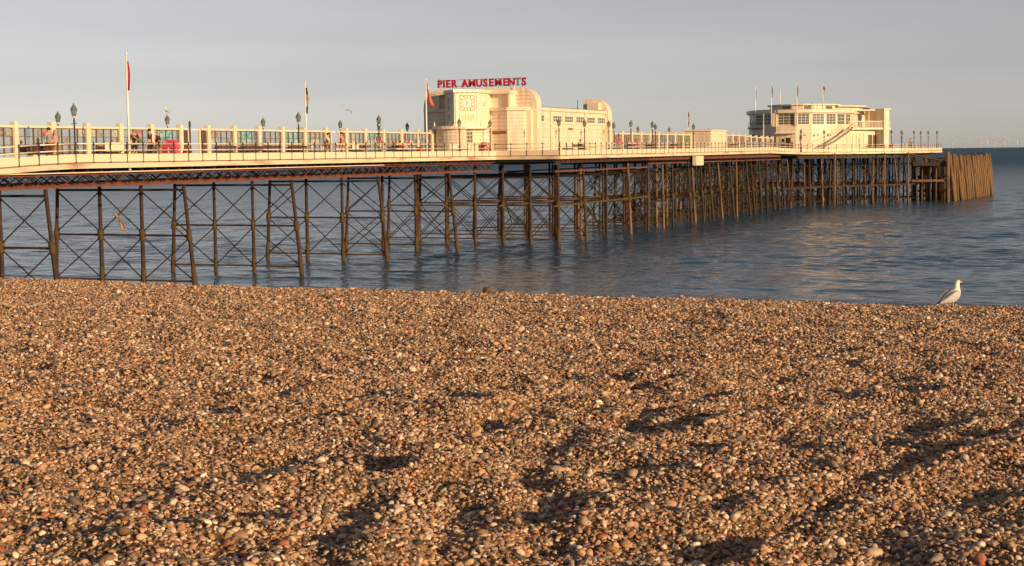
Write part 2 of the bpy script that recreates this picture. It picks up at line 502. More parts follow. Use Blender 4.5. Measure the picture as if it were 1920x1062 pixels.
PAL = np.array([(0.43, 0.245, 0.135), (0.49, 0.315, 0.185), (0.40, 0.275, 0.185), (0.55, 0.41, 0.29), (0.62, 0.50, 0.39), (0.31, 0.165, 0.09),
                (0.26, 0.21, 0.17), (0.13, 0.11, 0.10), (0.07, 0.065, 0.065), (0.34, 0.12, 0.055), (0.74, 0.66, 0.55), (0.22, 0.13, 0.075)])
PW = np.array([0.13, 0.13, 0.13, 0.10, 0.06, 0.11, 0.11, 0.09, 0.05, 0.04, 0.012, 0.063]); PW /= PW.sum()
def scatter():
    N = 2050000
    d = np.sqrt(RNG.uniform(3.6 ** 2, 29.0 ** 2, N))
    a = RNG.uniform(-0.66, 0.86, N)
    side = np.abs(a) > 0.43                      # beyond the picture the cover is a little coarser
    keep = RNG.random(N) < np.interp(d, [4, 9, 16, 29], [1.0, 0.9, 0.62, 0.5]) * np.where(side, 0.45, 1.0)
    coarse = np.where(side, 1.45, 1.0)[keep]
    d, a = d[keep], a[keep]
    X = d * (a * math.cos(YAW) - math.sin(YAW)); Y = d * (a * math.sin(YAW) + math.cos(YAW))
    ok = (Y > 1.0) & (Y < 24.5); X, Y, d, coarse = X[ok], Y[ok], d[ok], coarse[ok]
    n = len(X)
    r = np.exp(RNG.normal(math.log(0.0090), 0.38, n)); r = np.clip(r, 0.0048, 0.033)
    r = r * np.interp(d, [5, 12, 25], [1.0, 1.12, 1.3]) * coarse
    big = RNG.random(n) < 0.006; r[big] *= RNG.uniform(1.3, 1.8, big.sum())
    Z = grid_z(X, Y) + r * RNG.uniform(-0.1, 0.75, n)
    sc = np.stack([r * RNG.uniform(1.0, 1.5, n), r * RNG.uniform(0.8, 1.05, n), r * RNG.uniform(0.5, 0.8, n)], -1)
    rot = np.stack([RNG.normal(0, 0.42, n), RNG.normal(0, 0.42, n), RNG.uniform(0, 6.283, n)], -1)
    ci = RNG.choice(len(PAL), n, p=PW)
    PALM = PAL * 0.84 + PAL.mean(1, keepdims=True) * np.array([[1.08, 0.97, 0.93]]) * 0.16
    c = PALM[ci] * RNG.uniform(0.9, 1.38, (n, 1))
    return np.stack([X, Y, Z], -1), sc, rot, c, r, d
P, PS, PR, PC, Prad, Pd = scatter()
# the 300 pebbles that show largest are parts of the beach, one object each; the rest is one mass
vx = P[:, 0] * math.cos(YAW) + P[:, 1] * math.sin(YAW)
inview = (np.abs(vx / Pd) < 0.325) & (Pd > 6.35)
score = np.where(inview, Prad / Pd, 0)
top = np.argsort(-score)[:300]
big_meshes = [pebble_mesh(40 + i, STONE_O, 2) for i in range(6)]
for k, q in enumerate(top):
    o = bpy.data.objects.new("pebble", big_meshes[k % 6])
    COL.objects.link(o)
    o.parent = beach
    o.location = P[q]; o.rotation_euler = PR[q]; o.scale = PS[q]
    o.color = (*[min(1.0, float(v)) for v in PC[q]], 1)
rest = np.ones(len(P), bool); rest[top] = False
P, PS, PR, PC = P[rest], PS[rest], PR[rest], PC[rest]
me = bpy.data.meshes.new("shingle")
me.vertices.add(len(P)); me.vertices.foreach_set("co", P.astype(np.float32).ravel())
def attr(me, name, typ, data, fld):
    a = me.attributes.new(name, typ, 'POINT'); a.data.foreach_set(fld, data)
attr(me, "pscale", 'FLOAT_VECTOR', PS.astype(np.float32).ravel(), "vector")
attr(me, "prot", 'FLOAT_VECTOR', PR.astype(np.float32).ravel(), "vector")
attr(me, "pidx", 'INT', RNG.integers(0, 8, len(P)).astype(np.int32), "value")
attr(me, "tint", 'FLOAT_COLOR', np.concatenate([np.clip(PC, 0, 1), np.ones((len(P), 1))], 1).astype(np.float32).ravel(), "color")
me.materials.append(STONE_I)
shingle = bpy.data.objects.new("shingle", me)
COL.objects.link(shingle)
tag(shingle, "countless small orange, brown and grey pebbles covering the beach", "shingle", kind='stuff')
ng = bpy.data.node_groups.new("scatter_pebbles", 'GeometryNodeTree')
ng.interface.new_socket("Geometry", in_out='INPUT', socket_type='NodeSocketGeometry')
ng.interface.new_socket("Geometry", in_out='OUTPUT', socket_type='NodeSocketGeometry')
gi = ng.nodes.new("NodeGroupInput"); go = ng.nodes.new("NodeGroupOutput")
ip = ng.nodes.new("GeometryNodeInstanceOnPoints")
ci = ng.nodes.new("GeometryNodeCollectionInfo"); ci.inputs['Collection'].default_value = pcol
ci.inputs['Separate Children'].default_value = True; ci.inputs['Reset Children'].default_value = True
ip.inputs['Pick Instance'].default_value = True
def named(n, typ):
    a = ng.nodes.new("GeometryNodeInputNamedAttribute"); a.data_type = typ; a.inputs['Name'].default_value = n
    return a.outputs['Attribute']
er = ng.nodes.new("FunctionNodeEulerToRotation")
ng.links.new(gi.outputs[0], ip.inputs['Points'])
ng.links.new(ci.outputs[0], ip.inputs['Instance'])
ng.links.new(named("pidx", 'INT'), ip.inputs['Instance Index'])
ng.links.new(named("prot", 'FLOAT_VECTOR'), er.inputs[0]); ng.links.new(er.outputs[0], ip.inputs['Rotation'])
ng.links.new(named("pscale", 'FLOAT_VECTOR'), ip.inputs['Scale'])
ng.links.new(ip.outputs[0], go.inputs[0])
md = shingle.modifiers.new("scatter", 'NODES'); md.node_group = ng

# ================================================================== SETTING: sea
def sea_material():
    m = bpy.data.materials.new("sea_water")
    m.use_nodes = True
    t = m.node_tree; N, L = t.nodes, t.links
    b = N["Principled BSDF"]
    b.inputs['Base Color'].default_value = (0.032, 0.100, 0.198, 1)
    b.inputs['Roughness'].default_value = 0.11
    b.inputs['IOR'].default_value = 1.333
    tc = N.new("ShaderNodeTexCoord")
    def layer(scale, stretch, strength, dist, prev=None, detail=3):
        mp = N.new("ShaderNodeMapping"); mp.inputs['Scale'].default_value = stretch; mp.inputs['Rotation'].default_value = (0, 0, 0.35)
        L.new(tc.outputs['Object'], mp.inputs[0])
        n = N.new("ShaderNodeTexNoise"); n.inputs['Scale'].default_value = scale; n.inputs['Detail'].default_value = detail
        L.new(mp.outputs[0], n.inputs['Vector'])
        bp = N.new("ShaderNodeBump"); bp.inputs['Strength'].default_value = strength; bp.inputs['Distance'].default_value = dist
        L.new(n.outputs['Fac'], bp.inputs['Height'])
        if prev: L.new(prev, bp.inputs['Normal'])
        return bp.outputs[0]
    # the water is calm in the lee of the shore and choppier out at sea
    ln = N.new("ShaderNodeVectorMath"); ln.operation = 'LENGTH'; L.new(tc.outputs['Object'], ln.inputs[0])
    ch = N.new("ShaderNodeMapRange"); ch.inputs['From Min'].default_value = 90; ch.inputs['From Max'].default_value = 420
    ch.inputs['To Min'].default_value = 0.22; ch.inputs['To Max'].default_value = 1.0
    L.new(ln.outputs['Value'], ch.inputs['Value'])
    a = layer(0.7, (0.4, 1.0, 1), 1.0, 1.1)
    c = layer(2.6, (0.5, 1.0, 1), 1.0, 0.30, a)
    for nd in N:
        if nd.type == 'BUMP': L.new(ch.outputs[0], nd.inputs['Strength'])
    L.new(c, b.inputs['Normal'])
    # out at sea the unresolved chop makes the surface rougher and less mirror-like
    for sock, v0, v1 in (('Roughness', 0.11, 0.45), ('Specular IOR Level', 0.5, 0.12)):
        rg = N.new("ShaderNodeMapRange"); rg.inputs['From Min'].default_value = 140; rg.inputs['From Max'].default_value = 800
        rg.inputs['To Min'].default_value = v0; rg.inputs['To Max'].default_value = v1
        L.new(ln.outputs['Value'], rg.inputs['Value']); L.new(rg.outputs[0], b.inputs[sock])
    return m
SEA = sea_material()
na, nr = 640, 880
AL, AR, RI, RO = R(-50), R(36), 52.0, 420.0
ang = np.linspace(AL, AR, na) - YAW
rad = RI * np.exp(np.linspace(0, math.log(RO / RI), nr))
A2, R2 = np.meshgrid(ang, rad, indexing='ij')
SX = R2 * np.sin(A2); SY = R2 * np.cos(A2)
SZ = np.zeros_like(SX)
wr = np.random.default_rng(5)
for i in range(64):
    lam = math.exp(wr.uniform(math.log(0.6), math.log(3.4)))
    th = wr.normal(0, 0.42) + R(12)
    kx, ky = math.sin(th) * 2 * math.pi / lam, math.cos(th) * 2 * math.pi / lam
    amp = 0.0040 * lam ** 0.85
    fade = np.clip(1.7 - R2 * 0.0105 / lam, 0, 1)          # waves the mesh can no longer carry die out with distance
    SZ += amp * fade * np.sin(kx * SX + ky * SY + wr.uniform(0, 6.28))
SZ = SZ * np.clip(0.5 + vnoise(SX * 0.05, SY * 0.12, 44) * 1.0 + 0.5, 0.4, 1.5)
SZ = SZ * np.clip((SY - 60) / 45.0, 0.35, 1.0)
# low swell lines coming in to the beach
sw = np.exp(-((SY - 76 - 2.0 * np.sin(SX * 0.05)) / 14) ** 2)
SZ += 0.09 * sw * np.maximum(0, np.sin((SY + 1.6 * np.sin(SX * 0.06) + 0.8 * np.sin(SX * 0.17)) * 2 * math.pi / 6.5)) ** 3
SZ *= np.clip((RO - R2) / 120.0, 0, 1) * np.clip((R2 - RI) / 4.0, 0, 1)
sv = np.stack([SX, SY, SZ], -1).reshape(-1, 3)
ii, jj = np.meshgrid(np.arange(na - 1), np.arange(nr - 1), indexing='ij')
k0 = (ii * nr + jj).ravel()
sf = np.stack([k0, k0 + 1, k0 + nr + 1, k0 + nr], -1)
# the rest of the sea, out to the horizon and to both sides
far_a = np.linspace(AL - YAW, AR - YAW, 80)
def ring(angs, radii, off):
    a2, r2 = np.meshgrid(angs, radii, indexing='ij')
    v = np.stack([r2 * np.sin(a2), r2 * np.cos(a2), np.zeros_like(r2)], -1).reshape(-1, 3)
    i2, j2 = np.meshgrid(np.arange(len(angs) - 1), np.arange(len(radii) - 1), indexing='ij')
    k = (i2 * len(radii) + j2).ravel() + off
    return v, np.stack([k, k + 1, k + len(radii) + 1, k + len(radii)], -1)
v1, f1 = ring(far_a, RO * np.exp(np.linspace(0, math.log(54000 / RO), 40)), len(sv))
v2, f2 = ring(np.linspace(AR - YAW, R(100), 30), RI * np.exp(np.linspace(0, math.log(54000 / RI), 60)), len(sv) + len(v1))
v3, f3 = ring(np.linspace(R(-120), AL - YAW, 30), RI * np.exp(np.linspace(0, math.log(54000 / RI), 60)), len(sv) + len(v1) + len(v2))
sea = bpy.data.objects.new("sea", np_mesh("sea", np.concatenate([sv, v1, v2, v3]), np.concatenate([sf, f1, f2, f3]), SEA))
COL.objects.link(sea)
tag(sea, "calm blue sea rippling out to the horizon beyond the beach", kind='structure')

# ================================================================== PIER
EDGE = [(-49.7, 34.0), (-49.7, 45.0), (-49.7, 50.0), (-49.7, 53.5), (-49.7, 56.0), (-49.7, 58.8), (-49.7, 61.5), (-49.7, 113.0),
        (-44.2, 113.0), (-44.2, 188.0), (-43.4, 196.0), (-41.4, 203.0), (-37.4, 208.6), (-33.6, 213.0), (-31.6, 224.0), (-31.0, 234.0)]
FAR = [(-59.1, 30.0), (-59.1, 113.0), (-60.4, 113.0), (-60.4, 137.0), (-54.0, 137.0), (-54.0, 196.0), (-58.5, 202.0), (-58.5, 234.0)]
pier = empty("pier", (-54.3, 60.0, 0.0))
tag(pier, "long Victorian seaside pier on iron piles with cream deck edge", "pier")

# deck slab, following the small rise and fall of the deck
def xfar(y):
    ys_ = [p[1] + 1e-4 * i for i, p in enumerate(FAR)]
    return float(np.interp(y, ys_, [p[0] for p in FAR]))
def xedge(y):
    ys_ = [p[1] + 1e-4 * i for i, p in enumerate(EDGE)]
    return float(np.interp(y, ys_, [p[0] for p in EDGE]))
cuts = sorted(set([34.0, 45.0, 50.0, 53.5, 56.0, 58.8, 61.5, 90.0, 112.99, 113.01, 125.0, 136.99, 137.01, 160.0, 184.0, 188.0, 191.0, 194.0, 196.0, 199.0, 202.0, 203.0,
                   205.0, 208.6, 213.0, 224.0, 234.0]))
mb = MB()
rows = []
for y in cuts:
    a, b, z = xfar(y), xedge(y) - 0.06, zdeck(y)
    rows.append([(a, y, z - 0.24), (b, y, z - 0.24), (b, y, z), (a, y, z)])
mb.loft(rows)
mb.build("deck", DECKM, pier)

# walk along the front edge: kick panels, fascia boards, railing posts and rails
railing = empty("pier_railing", (-49.8, 90.0, 7.2))
tag(railing, "dark iron railing with two pale handrails along the pier edge", "railing")
panel_me = MB().box(0.02, 0.98, -0.02, 0.02, 0.045, 0.44).mesh("kick_panel", CREAM)
post_mb = MB().lathe((0, 0, 0), [(0.036, 0), (0.036, 0.05), (0.02, 0.08), (0.02, 0.42), (0.045, 0.45), (0.03, 0.48), (0.028, 0.86), (0.05, 0.9), (0.05, 0.97), (0.03, 1.0), (0.018, 1.05)], 8)
post_me = post_mb.mesh("post", BLACK, smooth=True)
brk_mb = MB().tube([(0, 0, 0.40), (0, 0.07, 0.52), (0, 0.09, 0.7), (0, 0.03, 0.9)], 0.018, 6)
post_bracket = brk_mb.mesh("bracket", BLACK, smooth=True)
STEP = 1.36
def run_edge(pts, offset, panels=True, step=STEP):
    n_posts = 0
    for i in range(len(pts) - 1):
        p = Vector((*pts[i], 0)); q = Vector((*pts[i + 1], 0))
        d = q - p; ln = d.length
        k = max(1, round(ln / step))
        u = d / ln
        yaw = math.atan2(u.y, u.x)
        nrm = Vector((u.y, -u.x, 0))
        for j in range(k):
            a = p + u * (ln * j / k); b = p + u * (ln * (j + 1) / k)
            za, zb = zdeck(a.y), zdeck(b.y)
            if panels:
                o = inst("kick_panel", panel_me, pier, (a.x + nrm.x * 0.02, a.y + nrm.y * 0.02, za - 0.03), (0, -math.atan2(zb - za, ln / k), yaw), (ln / k, 1, 1))
                o.rotation_euler.rotate_axis('Z', R(random.uniform(-0.15, 0.15)))
            c = a + nrm * 0.055
            inst("post", post_me, railing, (c.x, c.y, za - 0.06), (0, 0, yaw + math.pi), (1, 1, 1.05))
            n_posts += 1
        if panels:
            k2 = max(1, round(ln / 5.6))
            for j in range(k2):
                a = p + u * (ln * j / k2 + 0.008); b = p + u * (ln * (j + 1) / k2 - 0.008)
                za, zb = zdeck(a.y) - 0.175, zdeck(b.y) - 0.175
                MB().beam((a.x + nrm.x * 0.05, a.y + nrm.y * 0.05, za), (b.x + nrm.x * 0.05, b.y + nrm.y * 0.05, zb), 0.09, 0.25).build("fascia_board", FASC, pier)
        for h in (0.60, 0.93):
            k3 = max(1, round(ln / 8.2))
            for j in range(k3):
                a = p + u * (ln * j / k3) + nrm * 0.0; b = p + u * (ln * (j + 1) / k3) + nrm * 0.0
                MB().tube([(a.x, a.y, zdeck(a.y) + h), (b.x, b.y, zdeck(b.y) + h)], 0.034, 8).build("rail", RAILM, railing, smooth=True)
run_edge(EDGE, 0)
# short rubbing strip line below the kick panels
far_rail = empty("pier_railing", (-58.9, 90.0, 7.2))
tag(far_rail, "far side pier railing seen through the gaps of the glass screen", "railing")
def far_run(pts):
    for i in range(len(pts) - 1):
        p = Vector((*pts[i], 0)); q = Vector((*pts[i + 1], 0)); ln = (q - p).length
        k = max(1, round(ln / 2.7)); u = (q - p) / ln
        for j in range(k):
            c = p + u * (ln * j / k) + Vector((0.15, 0, 0))
            inst("post", post_me, far_rail, (c.x, c.y, zdeck(c.y)))
        for h in (0.60, 0.93):
            a, b = p + Vector((0.15, 0, 0)), q + Vector((0.15, 0, 0))
            MB().tube([(a.x, a.y, zdeck(a.y) + h), (b.x, b.y, zdeck(b.y) + h)], 0.034, 6).build("rail", RAILM, far_rail, smooth=True)
far_run([(-59.1, 48.0), (-59.1, 113.0), (-60.4, 113.01), (-60.4, 137.0), (-54.0, 137.01), (-54.0, 196.0)])

# ---- substructure: pile bents
rod_far = MB()
def bent(y, xs_, rake_front, rake_back, near, zt=5.92, low=True, zmid=3.05, zlow=0.5):
    b = empty("pile_bent", (xs_[0], y, 0.0), pier)
    zd = zdeck(y) - 7.2 if y > 113 else 0.0
    zt = zt + zd
    tops = [(x, zt + (0.6 if y > 113 else 0.0)) for x in xs_]
    n = len(xs_)
    def px(i, z):
        rk = rake_front if i == n - 1 else (rake_back if i == 0 else 0.0)
        return xs_[i] + rk * (zt - z) / zt
    for i in range(n):
        r = random.uniform(0.092, 0.108)
        zs = [-2.2, -0.3, 0.6, 1.6, zmid, 4.2, tops[i][1]]
        rr = [r * 1.32, r * 1.32, r * 1.25, r * 1.18, r * 1.12, r, r]
        MB().tube([(px(i, z), y, z) for z in zs], rr, 9 if near else 7).build("pile", RUST if near else random.choice((DARKIRON, DARKIRON, DARKIRON, RUST, RUST, TIMBER)), b, smooth=True)
        # weed-crusted coupling
        m = MB(); zz = [zmid - 0.34, zmid - 0.22, zmid - 0.05, zmid + 0.12, zmid + 0.26, zmid + 0.36]
        m.tube([(px(i, z) + random.uniform(-0.015, 0.015), y, z) for z in zz], [r * 1.1] + [r * random.uniform(1.5, 1.85) for _ in range(4)] + [r * 1.05], 9)
        m.build("collar", WEED, b, smooth=True)
        if near:
            m = MB(); zz = [-0.3, 0.2, 0.45, 0.65, 0.95, 1.25]
            m.tube([(px(i, z), y, z) for z in zz], [r * 1.36, r * 1.45, r * random.uniform(1.5, 1.8), r * 1.6, r * 1.45, r * 1.28], 9).build("weed_crust", WEED, b, smooth=True)
    for z, hh in ((zt - 0.32, 0.13), (zmid, 0.11)) + (((zlow, 0.10),) if low else ()):
        MB().beam((px(0, z), y, z), (px(n - 1, z), y, z), 0.09, hh).build("cross_beam", DARKIRON if z > 5 else (WEED if z < 1 else RUST), b)
    for i in range(n - 1):
        for z0, z1 in ((zt - 0.42, zmid + 0.12), (zmid - 0.12, zlow)):
            for k, (pa, pb) in enumerate((((px(i, z0), y + 0.05, z0), (px(i + 1, z1), y + 0.05, z1)), ((px(i + 1, z0), y - 0.05, z0), (px(i, z1), y - 0.05, z1)))):
                pa, pb = Vector(pa), Vector(pb)
                mid = (pa + pb) / 2 + Vector((0, 0, -0.03))
                if near:
                    m = MB().tube([pa, mid, pb], 0.036, 6)
                    if random.random() < 0.35:
                        t = random.uniform(0.55, 0.9); c = pa.lerp(pb, t); e = pa.lerp(pb, t + 0.08)
                        m.tube([c, c.lerp(e, 0.5), e], [0.03, 0.06, 0.03], 6)
                    m.build("tie_rod", DARKIRON if z0 > 4 else RUST, b)
                elif random.random() < 0.8:
                    rod_far.tube([pa, pb], 0.028, 5, False)
    return b
NX = [-59.0, -56.04, -53.17, -50.3]
YB = [48.5 + 11.42 * k for k in range(6)]
for y in YB:
    bent(y, NX, 0.62, -0.35, True)
WX = [-59.9, -57.3, -54.7, -52.1, -49.6, -47.2, -44.8]
y = 114.2
k = 0
while y < 138:
    bent(y, WX, 0.0 if k % 2 == 0 else 0.25, -0.25, k < 2, zt=5.75, zmid=3.2); y += 5.75; k += 1
AX = [-53.5, -51.3, -49.1, -46.9, -44.9]
while y < 196:
    jit = [x + random.uniform(-0.35, 0.35) for x in AX]
    bent(y, jit, random.choice((0.1, 0.5, 0.35)), -0.3, False, zt=5.7, zmid=2.9); y += 3.3
while y < 231:
    x1 = xedge(y) - 0.7
    k = int((x1 + 58) / 2.5)
    bent(y, [-58 + (x1 + 58) * i / k + random.uniform(-0.4, 0.4) for i in range(k + 1)], random.choice((0.2, 0.5)), -0.3, False, zt=5.7, zmid=2.6); y += 3.6
for k in range(620):
    yy = random.uniform(136, 229); xx = random.uniform(xfar(yy) + 0.5 if yy < 196 else -57, xedge(yy) - 0.9)
    zz = random.choice((5.6, 5.2, 2.9, 2.6, 1.0)); L2 = random.uniform(2.5, 5)
    if k % 3 == 0: rod_far.tube([(xx, yy, zz), (xx, yy + L2, zz)], 0.07, 5, False)
    else: rod_far.tube([(xx, yy, zz), (xx + random.uniform(-0.5, 0.5), yy + random.choice((-1, 1)) * L2 * 0.8, max(0.2, zz - random.uniform(1.5, 2.8)))], 0.05, 5, False)
o = rod_far.build("tie_rods", DARKIRON, pier); o['kind'] = 'stuff'

# ---- lattice girders under the deck
def chord(x, y0, y1, z, w, h, m, parent):
    return MB().beam((x, y0, z), (x, y1, z), w, h).build("chord", m, parent)
bar_me = {}
def bar(parent, x, ya, za, yb, zb, m):
    MB().beam((x, ya, za), (x, yb, zb), 0.03, 0.07, (1, 0, 0)).build("lattice_bar", m, parent)
ends = [36.0] + YB + [113.2]
for gi_, x in enumerate((-50.15, -53.17, -56.04, -58.9)):
    for a, b in zip(ends[:-1], ends[1:]):
        g = empty("lattice_girder", (x, a, 5.9), pier)
        chord(x, a, b, 6.02, 0.16, 0.13, REDIRON, g)
        chord(x, a, b, 6.60, 0.16, 0.08, REDIRON, g)
        if gi_ == 0:
            MB().beam((x + 0.34, a, 6.70), (x + 0.34, b, 6.70), 0.06, 0.05).build("pipe", RAILM if a < 90 else REDIRON, g)
        n = max(2, round((b - a) / 1.05)); st = (b - a) / n
        if gi_ == 0:
            for j in range(n):
                ya, yb = a + j * st, a + (j + 1) * st
                bar(g, x + 0.03, ya, 6.06, yb, 6.57, REDIRON if j % 2 else RUST)
                bar(g, x - 0.03, ya, 6.57, yb, 6.06, RUST)
        else:
            m = MB()
            for j in range(n):
                ya, yb = a + j * st, a + (j + 1) * st
                m.beam((x, ya, 6.06 if j % 2 else 6.57), (x, yb, 6.57 if j % 2 else 6.06), 0.03, 0.08, (1, 0, 0))
            m.build("lattice", RUST, g)
# deeper plate girders and joists below the pavilion and beyond
for (x, y0, y1, z0, z1, m) in [(-44.7, 113.3, 137.0, 6.55, 6.9, RUST), (-49.6, 113.5, 137, 6.45, 6.9, DARKIRON), (-54.7, 113.5, 137, 6.45, 6.9, DARKIRON), (-59.9, 113.5, 137, 6.45, 6.9, DARKIRON),
                               (-44.75, 137.1, 190.0, 6.55, 6.92, REDIRON), (-44.75, 137.1, 190.0, 6.18, 6.30, REDIRON), (-49.1, 137, 196, 6.2, 6.9, DARKIRON), (-53.4, 137, 196, 6.2, 6.9, DARKIRON),
                               (-44.72, 113.3, 137.0, 5.86, 5.98, REDIRON), (-49.6, 113.5, 137, 5.86, 5.98, RUST),
                               (-44.78, 113.3, 137.0, 3.12, 3.26, WEED), (-49.6, 113.5, 137, 3.12, 3.26, WEED), (-54.7, 113.5, 137, 3.12, 3.26, WEED)]:
    za, zb = zdeck(y0) - 7.2, zdeck(y1) - 7.2
    MB().beam((x, y0, (z0 + z1) / 2 + za), (x, y1, (z0 + z1) / 2 + zb), 0.12, z1 - z0).build("girder", m, pier)
m = MB()
for yy in np.arange(137.6, 190, 0.95):
    zo = zdeck(yy) - 7.2
    m.beam((-44.78, yy, 6.3 + zo), (-44.78, yy + 0.95, 6.56 + zo), 0.03, 0.06, (1, 0, 0))
o = m.build("lattice_bars", RUST, pier); o['kind'] = 'stuff'
for y0, y1 in ((196.4, 203), (203, 214), (214, 230)):
    for t in (0.02, 0.35, 0.7):
        xa, xb = xedge(y0) - 0.5, xedge(y1) - 0.5
        xa, xb = xa + (-58 - xa) * t, xb + (-58 - xb) * t
        MB().beam((xa, y0, 6.45), (xb, y1, 6.45), 0.25, 0.5).build("girder", DARKIRON, pier)
m = MB()
for yy in np.arange(36.0, 232.0, 1.12):
    zo = zdeck(yy)
    if yy < 57: continue
    a, b = (max(xfar(yy), -59) + 0.2, xedge(yy) - 0.35)
    m.box(a, b, yy - 0.06, yy + 0.06, zo - 0.5, zo - 0.245)
o = m.build("deck_joists", DARKIRON, pier); o['kind'] = 'stuff'
# longitudinal timber walings and raking struts crowded under the seaward end
for k in range(34):
    yy = 190 + k * 1.15
    x = xedge(min(yy, 230)) - random.uniform(1.0, 12)
    MB().tube([(x, yy, -1), (x + random.uniform(-0.4, 0.4), yy + random.uniform(-0.8, 0.8), 6.3)], random.uniform(0.11, 0.17), 7).build("raking_pile", (DARKIRON, RUST, DARKIRON, TIMBER)[k % 4], pier, smooth=True)
for z in (2.5,):
    pts = [(-44.5, 190), (-43.5, 197), (-41.6, 203.5), (-37.6, 209.0), (-34.0, 213.4), (-31.9, 224)]
    for a, b in zip(pts[:-1], pts[1:]):
        MB().beam((a[0], a[1], z), (b[0], b[1], z), 0.14, 0.2).build("waling", RUST, pier)
MB().box(-44.35, -43.95, 150.3, 152.9, 5.95, 6.9).build("service_box", CREAM, pier)['label'] = "pale square box hung under the deck edge"
# slender light posts standing in front of the seaward platform
for (x, yy) in ((-40.6, 203.4), (-35.3, 210.3), (-32.9, 215.0)):
    MB().tube([(x, yy, -1.5), (x, yy, 6.9)], 0.11, 8).build("fender_pile", TIMBER, pier, smooth=True)

# ---- timber landing stage beyond the end of the deck
stage = empty("timber_landing_stage", (-27.5, 235.0, 0.0))
tag(stage, "brown timber breakwater of close raking piles at the seaward pier end", "breakwater")
NP = 20
for k in range(NP):
    t = k / (NP - 1)
    y = 221.0 + 32.0 * t + random.uniform(-0.35, 0.35)
    x = -28.0 + 2.0 * t
    zt = 6.35 + random.uniform(-0.2, 0.2)
    r = random.uniform(0.17, 0.25)
    pts = [(x + random.uniform(0.4, 0.75), y + random.uniform(-0.25, 0.25), -1.5), (x + 0.2, y, 3.0), (x - random.uniform(0.0, 0.3), y + random.uniform(-0.25, 0.25), zt)]
    MB().tube(pts, [r * 1.1, r, r * 0.9], 8).build("pile", TIMBER, stage, smooth=True)
    if k % 2 == 0:
        MB().tube([(x - 3.2, y + 0.3, -1.5), (x - 3.0, y + 0.2, zt - 0.4)], 0.17, 8).build("pile", DTIMBER, stage, smooth=True)
for z in (1.6, 3.6, 5.5):
    MB().beam((-28.35, 220.6, z), (-26.5, 253.4, z), 0.18, 0.26).build("waling", TIMBER if z > 2 else DTIMBER, stage)
MB().tube([(-28.25, 220.2, -1.5), (-28.35, 220.2, 6.85)], [0.3, 0.26], 10).build("corner_post", TIMBER, stage, smooth=True)
MB().beam((-28.3, 220.4, 2.9), (-33.0, 219.0, 2.9), 0.3, 0.3).build("lower_beam", TIMBER, stage)
MB().beam((-28.3, 220.7, 5.2), (-33.0, 220.0, 5.2), 0.3, 0.5).build("lower_beam", DTIMBER, stage)
for k in range(8):
    xx = -32.6 + k * 0.62
    MB().tube([(xx, 221.0 + 0.4 * (k % 3), -1.5), (xx + random.uniform(-0.2, 0.2), 221.0 + 0.4 * (k % 3), 5.0 + random.uniform(-0.4, 0.8))], random.uniform(0.13, 0.2), 8).build("pile", TIMBER if k % 3 else DTIMBER, stage, smooth=True)
MB().beam((-33.6, 216.5, 6.75), (-29.0, 220.8, 5.6), 0.7, 0.14).build("gangway", DTIMBER, stage)
for k in range(5):
    MB().box(-31.4, -28.4, 222 + 6 * k, 222.3 + 6 * k, 5.7, 6.0).build("cross_beam", DTIMBER, stage)
for (yy, zz) in ((237.0, 6.42), (250.5, 6.42)):
    MB().box(-27.9, -26.6, yy, yy + 2.2, zz, zz + 0.18).build("cap_plate", DTIMBER, stage)

# ================================================================== GLASS WINDSCREEN along the deck
pillar_me = MB().box(-0.15, 0.15, -0.15, 0.15, 0, 2.13).mesh("pillar", CREAM)
def bay_part(parent, x, y0, y1, kind):
    """one glazed bay from pillar to pillar: frame > panes"""
    z = max(7.0, zdeck((y0 + y1) / 2)) if y0 > 62 else 7.2
    b = MB()
    b.box(x - 0.07, x + 0.07, y0, y1, z + 1.82, z + 1.93)                   # top rail
    b.box(x - 0.05, x + 0.05, y0, y1, z, z + 0.30)                          # cream foot panel
    frame = b.build("bay", CREAM, parent)
    m = MB()
    n = 4
    w = (y1 - y0) / n
    for j in range(n + 1):
        yy = y0 + j * w
        t = 0.05 if j in (0, n) else 0.035
        m.box(x - 0.03, x + 0.03, yy - t, yy + t, z + 0.45, z + 1.82)
    m.box(x - 0.03, x + 0.03, y0, y1, z + 0.45, z + 0.53)
    m.box(x - 0.03, x + 0.03, y0, y1, z + 1.78, z + 1.82)
    for h in (0.93, 1.36):
        m.box(x - 0.02, x + 0.02, y0, y1, z + h - 0.012, z + h + 0.012)
    m.build("glazing_frame", BROWNF, frame)
    rr = random.Random(int(y0 * 100))
    for j in range(n):
        a, c = y0 + j * w + 0.04, y0 + (j + 1) * w - 0.04
        mm = PANE
        if kind == 'mix':
            q = rr.random()
        MB().box(x - 0.008, x + 0.008, a, c, z + 0.50, z + 1.79).build("pane", mm, frame)
        # printed pictures fixed inside the glass
        for (h0, h1) in ((0.96, 1.33), (1.39, 1.75), (0.55, 0.90)):
            q = rr.random()
            key = None
            if kind == 'cyan' and j in (1, 2): key = 'cyan'
            elif kind in ('red', 'green', 'grey', 'brown', 'blue'): key = kind if q < 0.8 else 'grey'
            elif q < 0.38: key = rr.choice(['grey', 'grey', 'pale', 'pale', 'brown', 'grey', 'pale', 'pale', 'grey', 'red', 'blue', 'green'])
            if key:
                MB().box(x + 0.012, x + 0.018, a + 0.03, c - 0.03, z + h0, z + h1).build("picture", ART[key], frame)

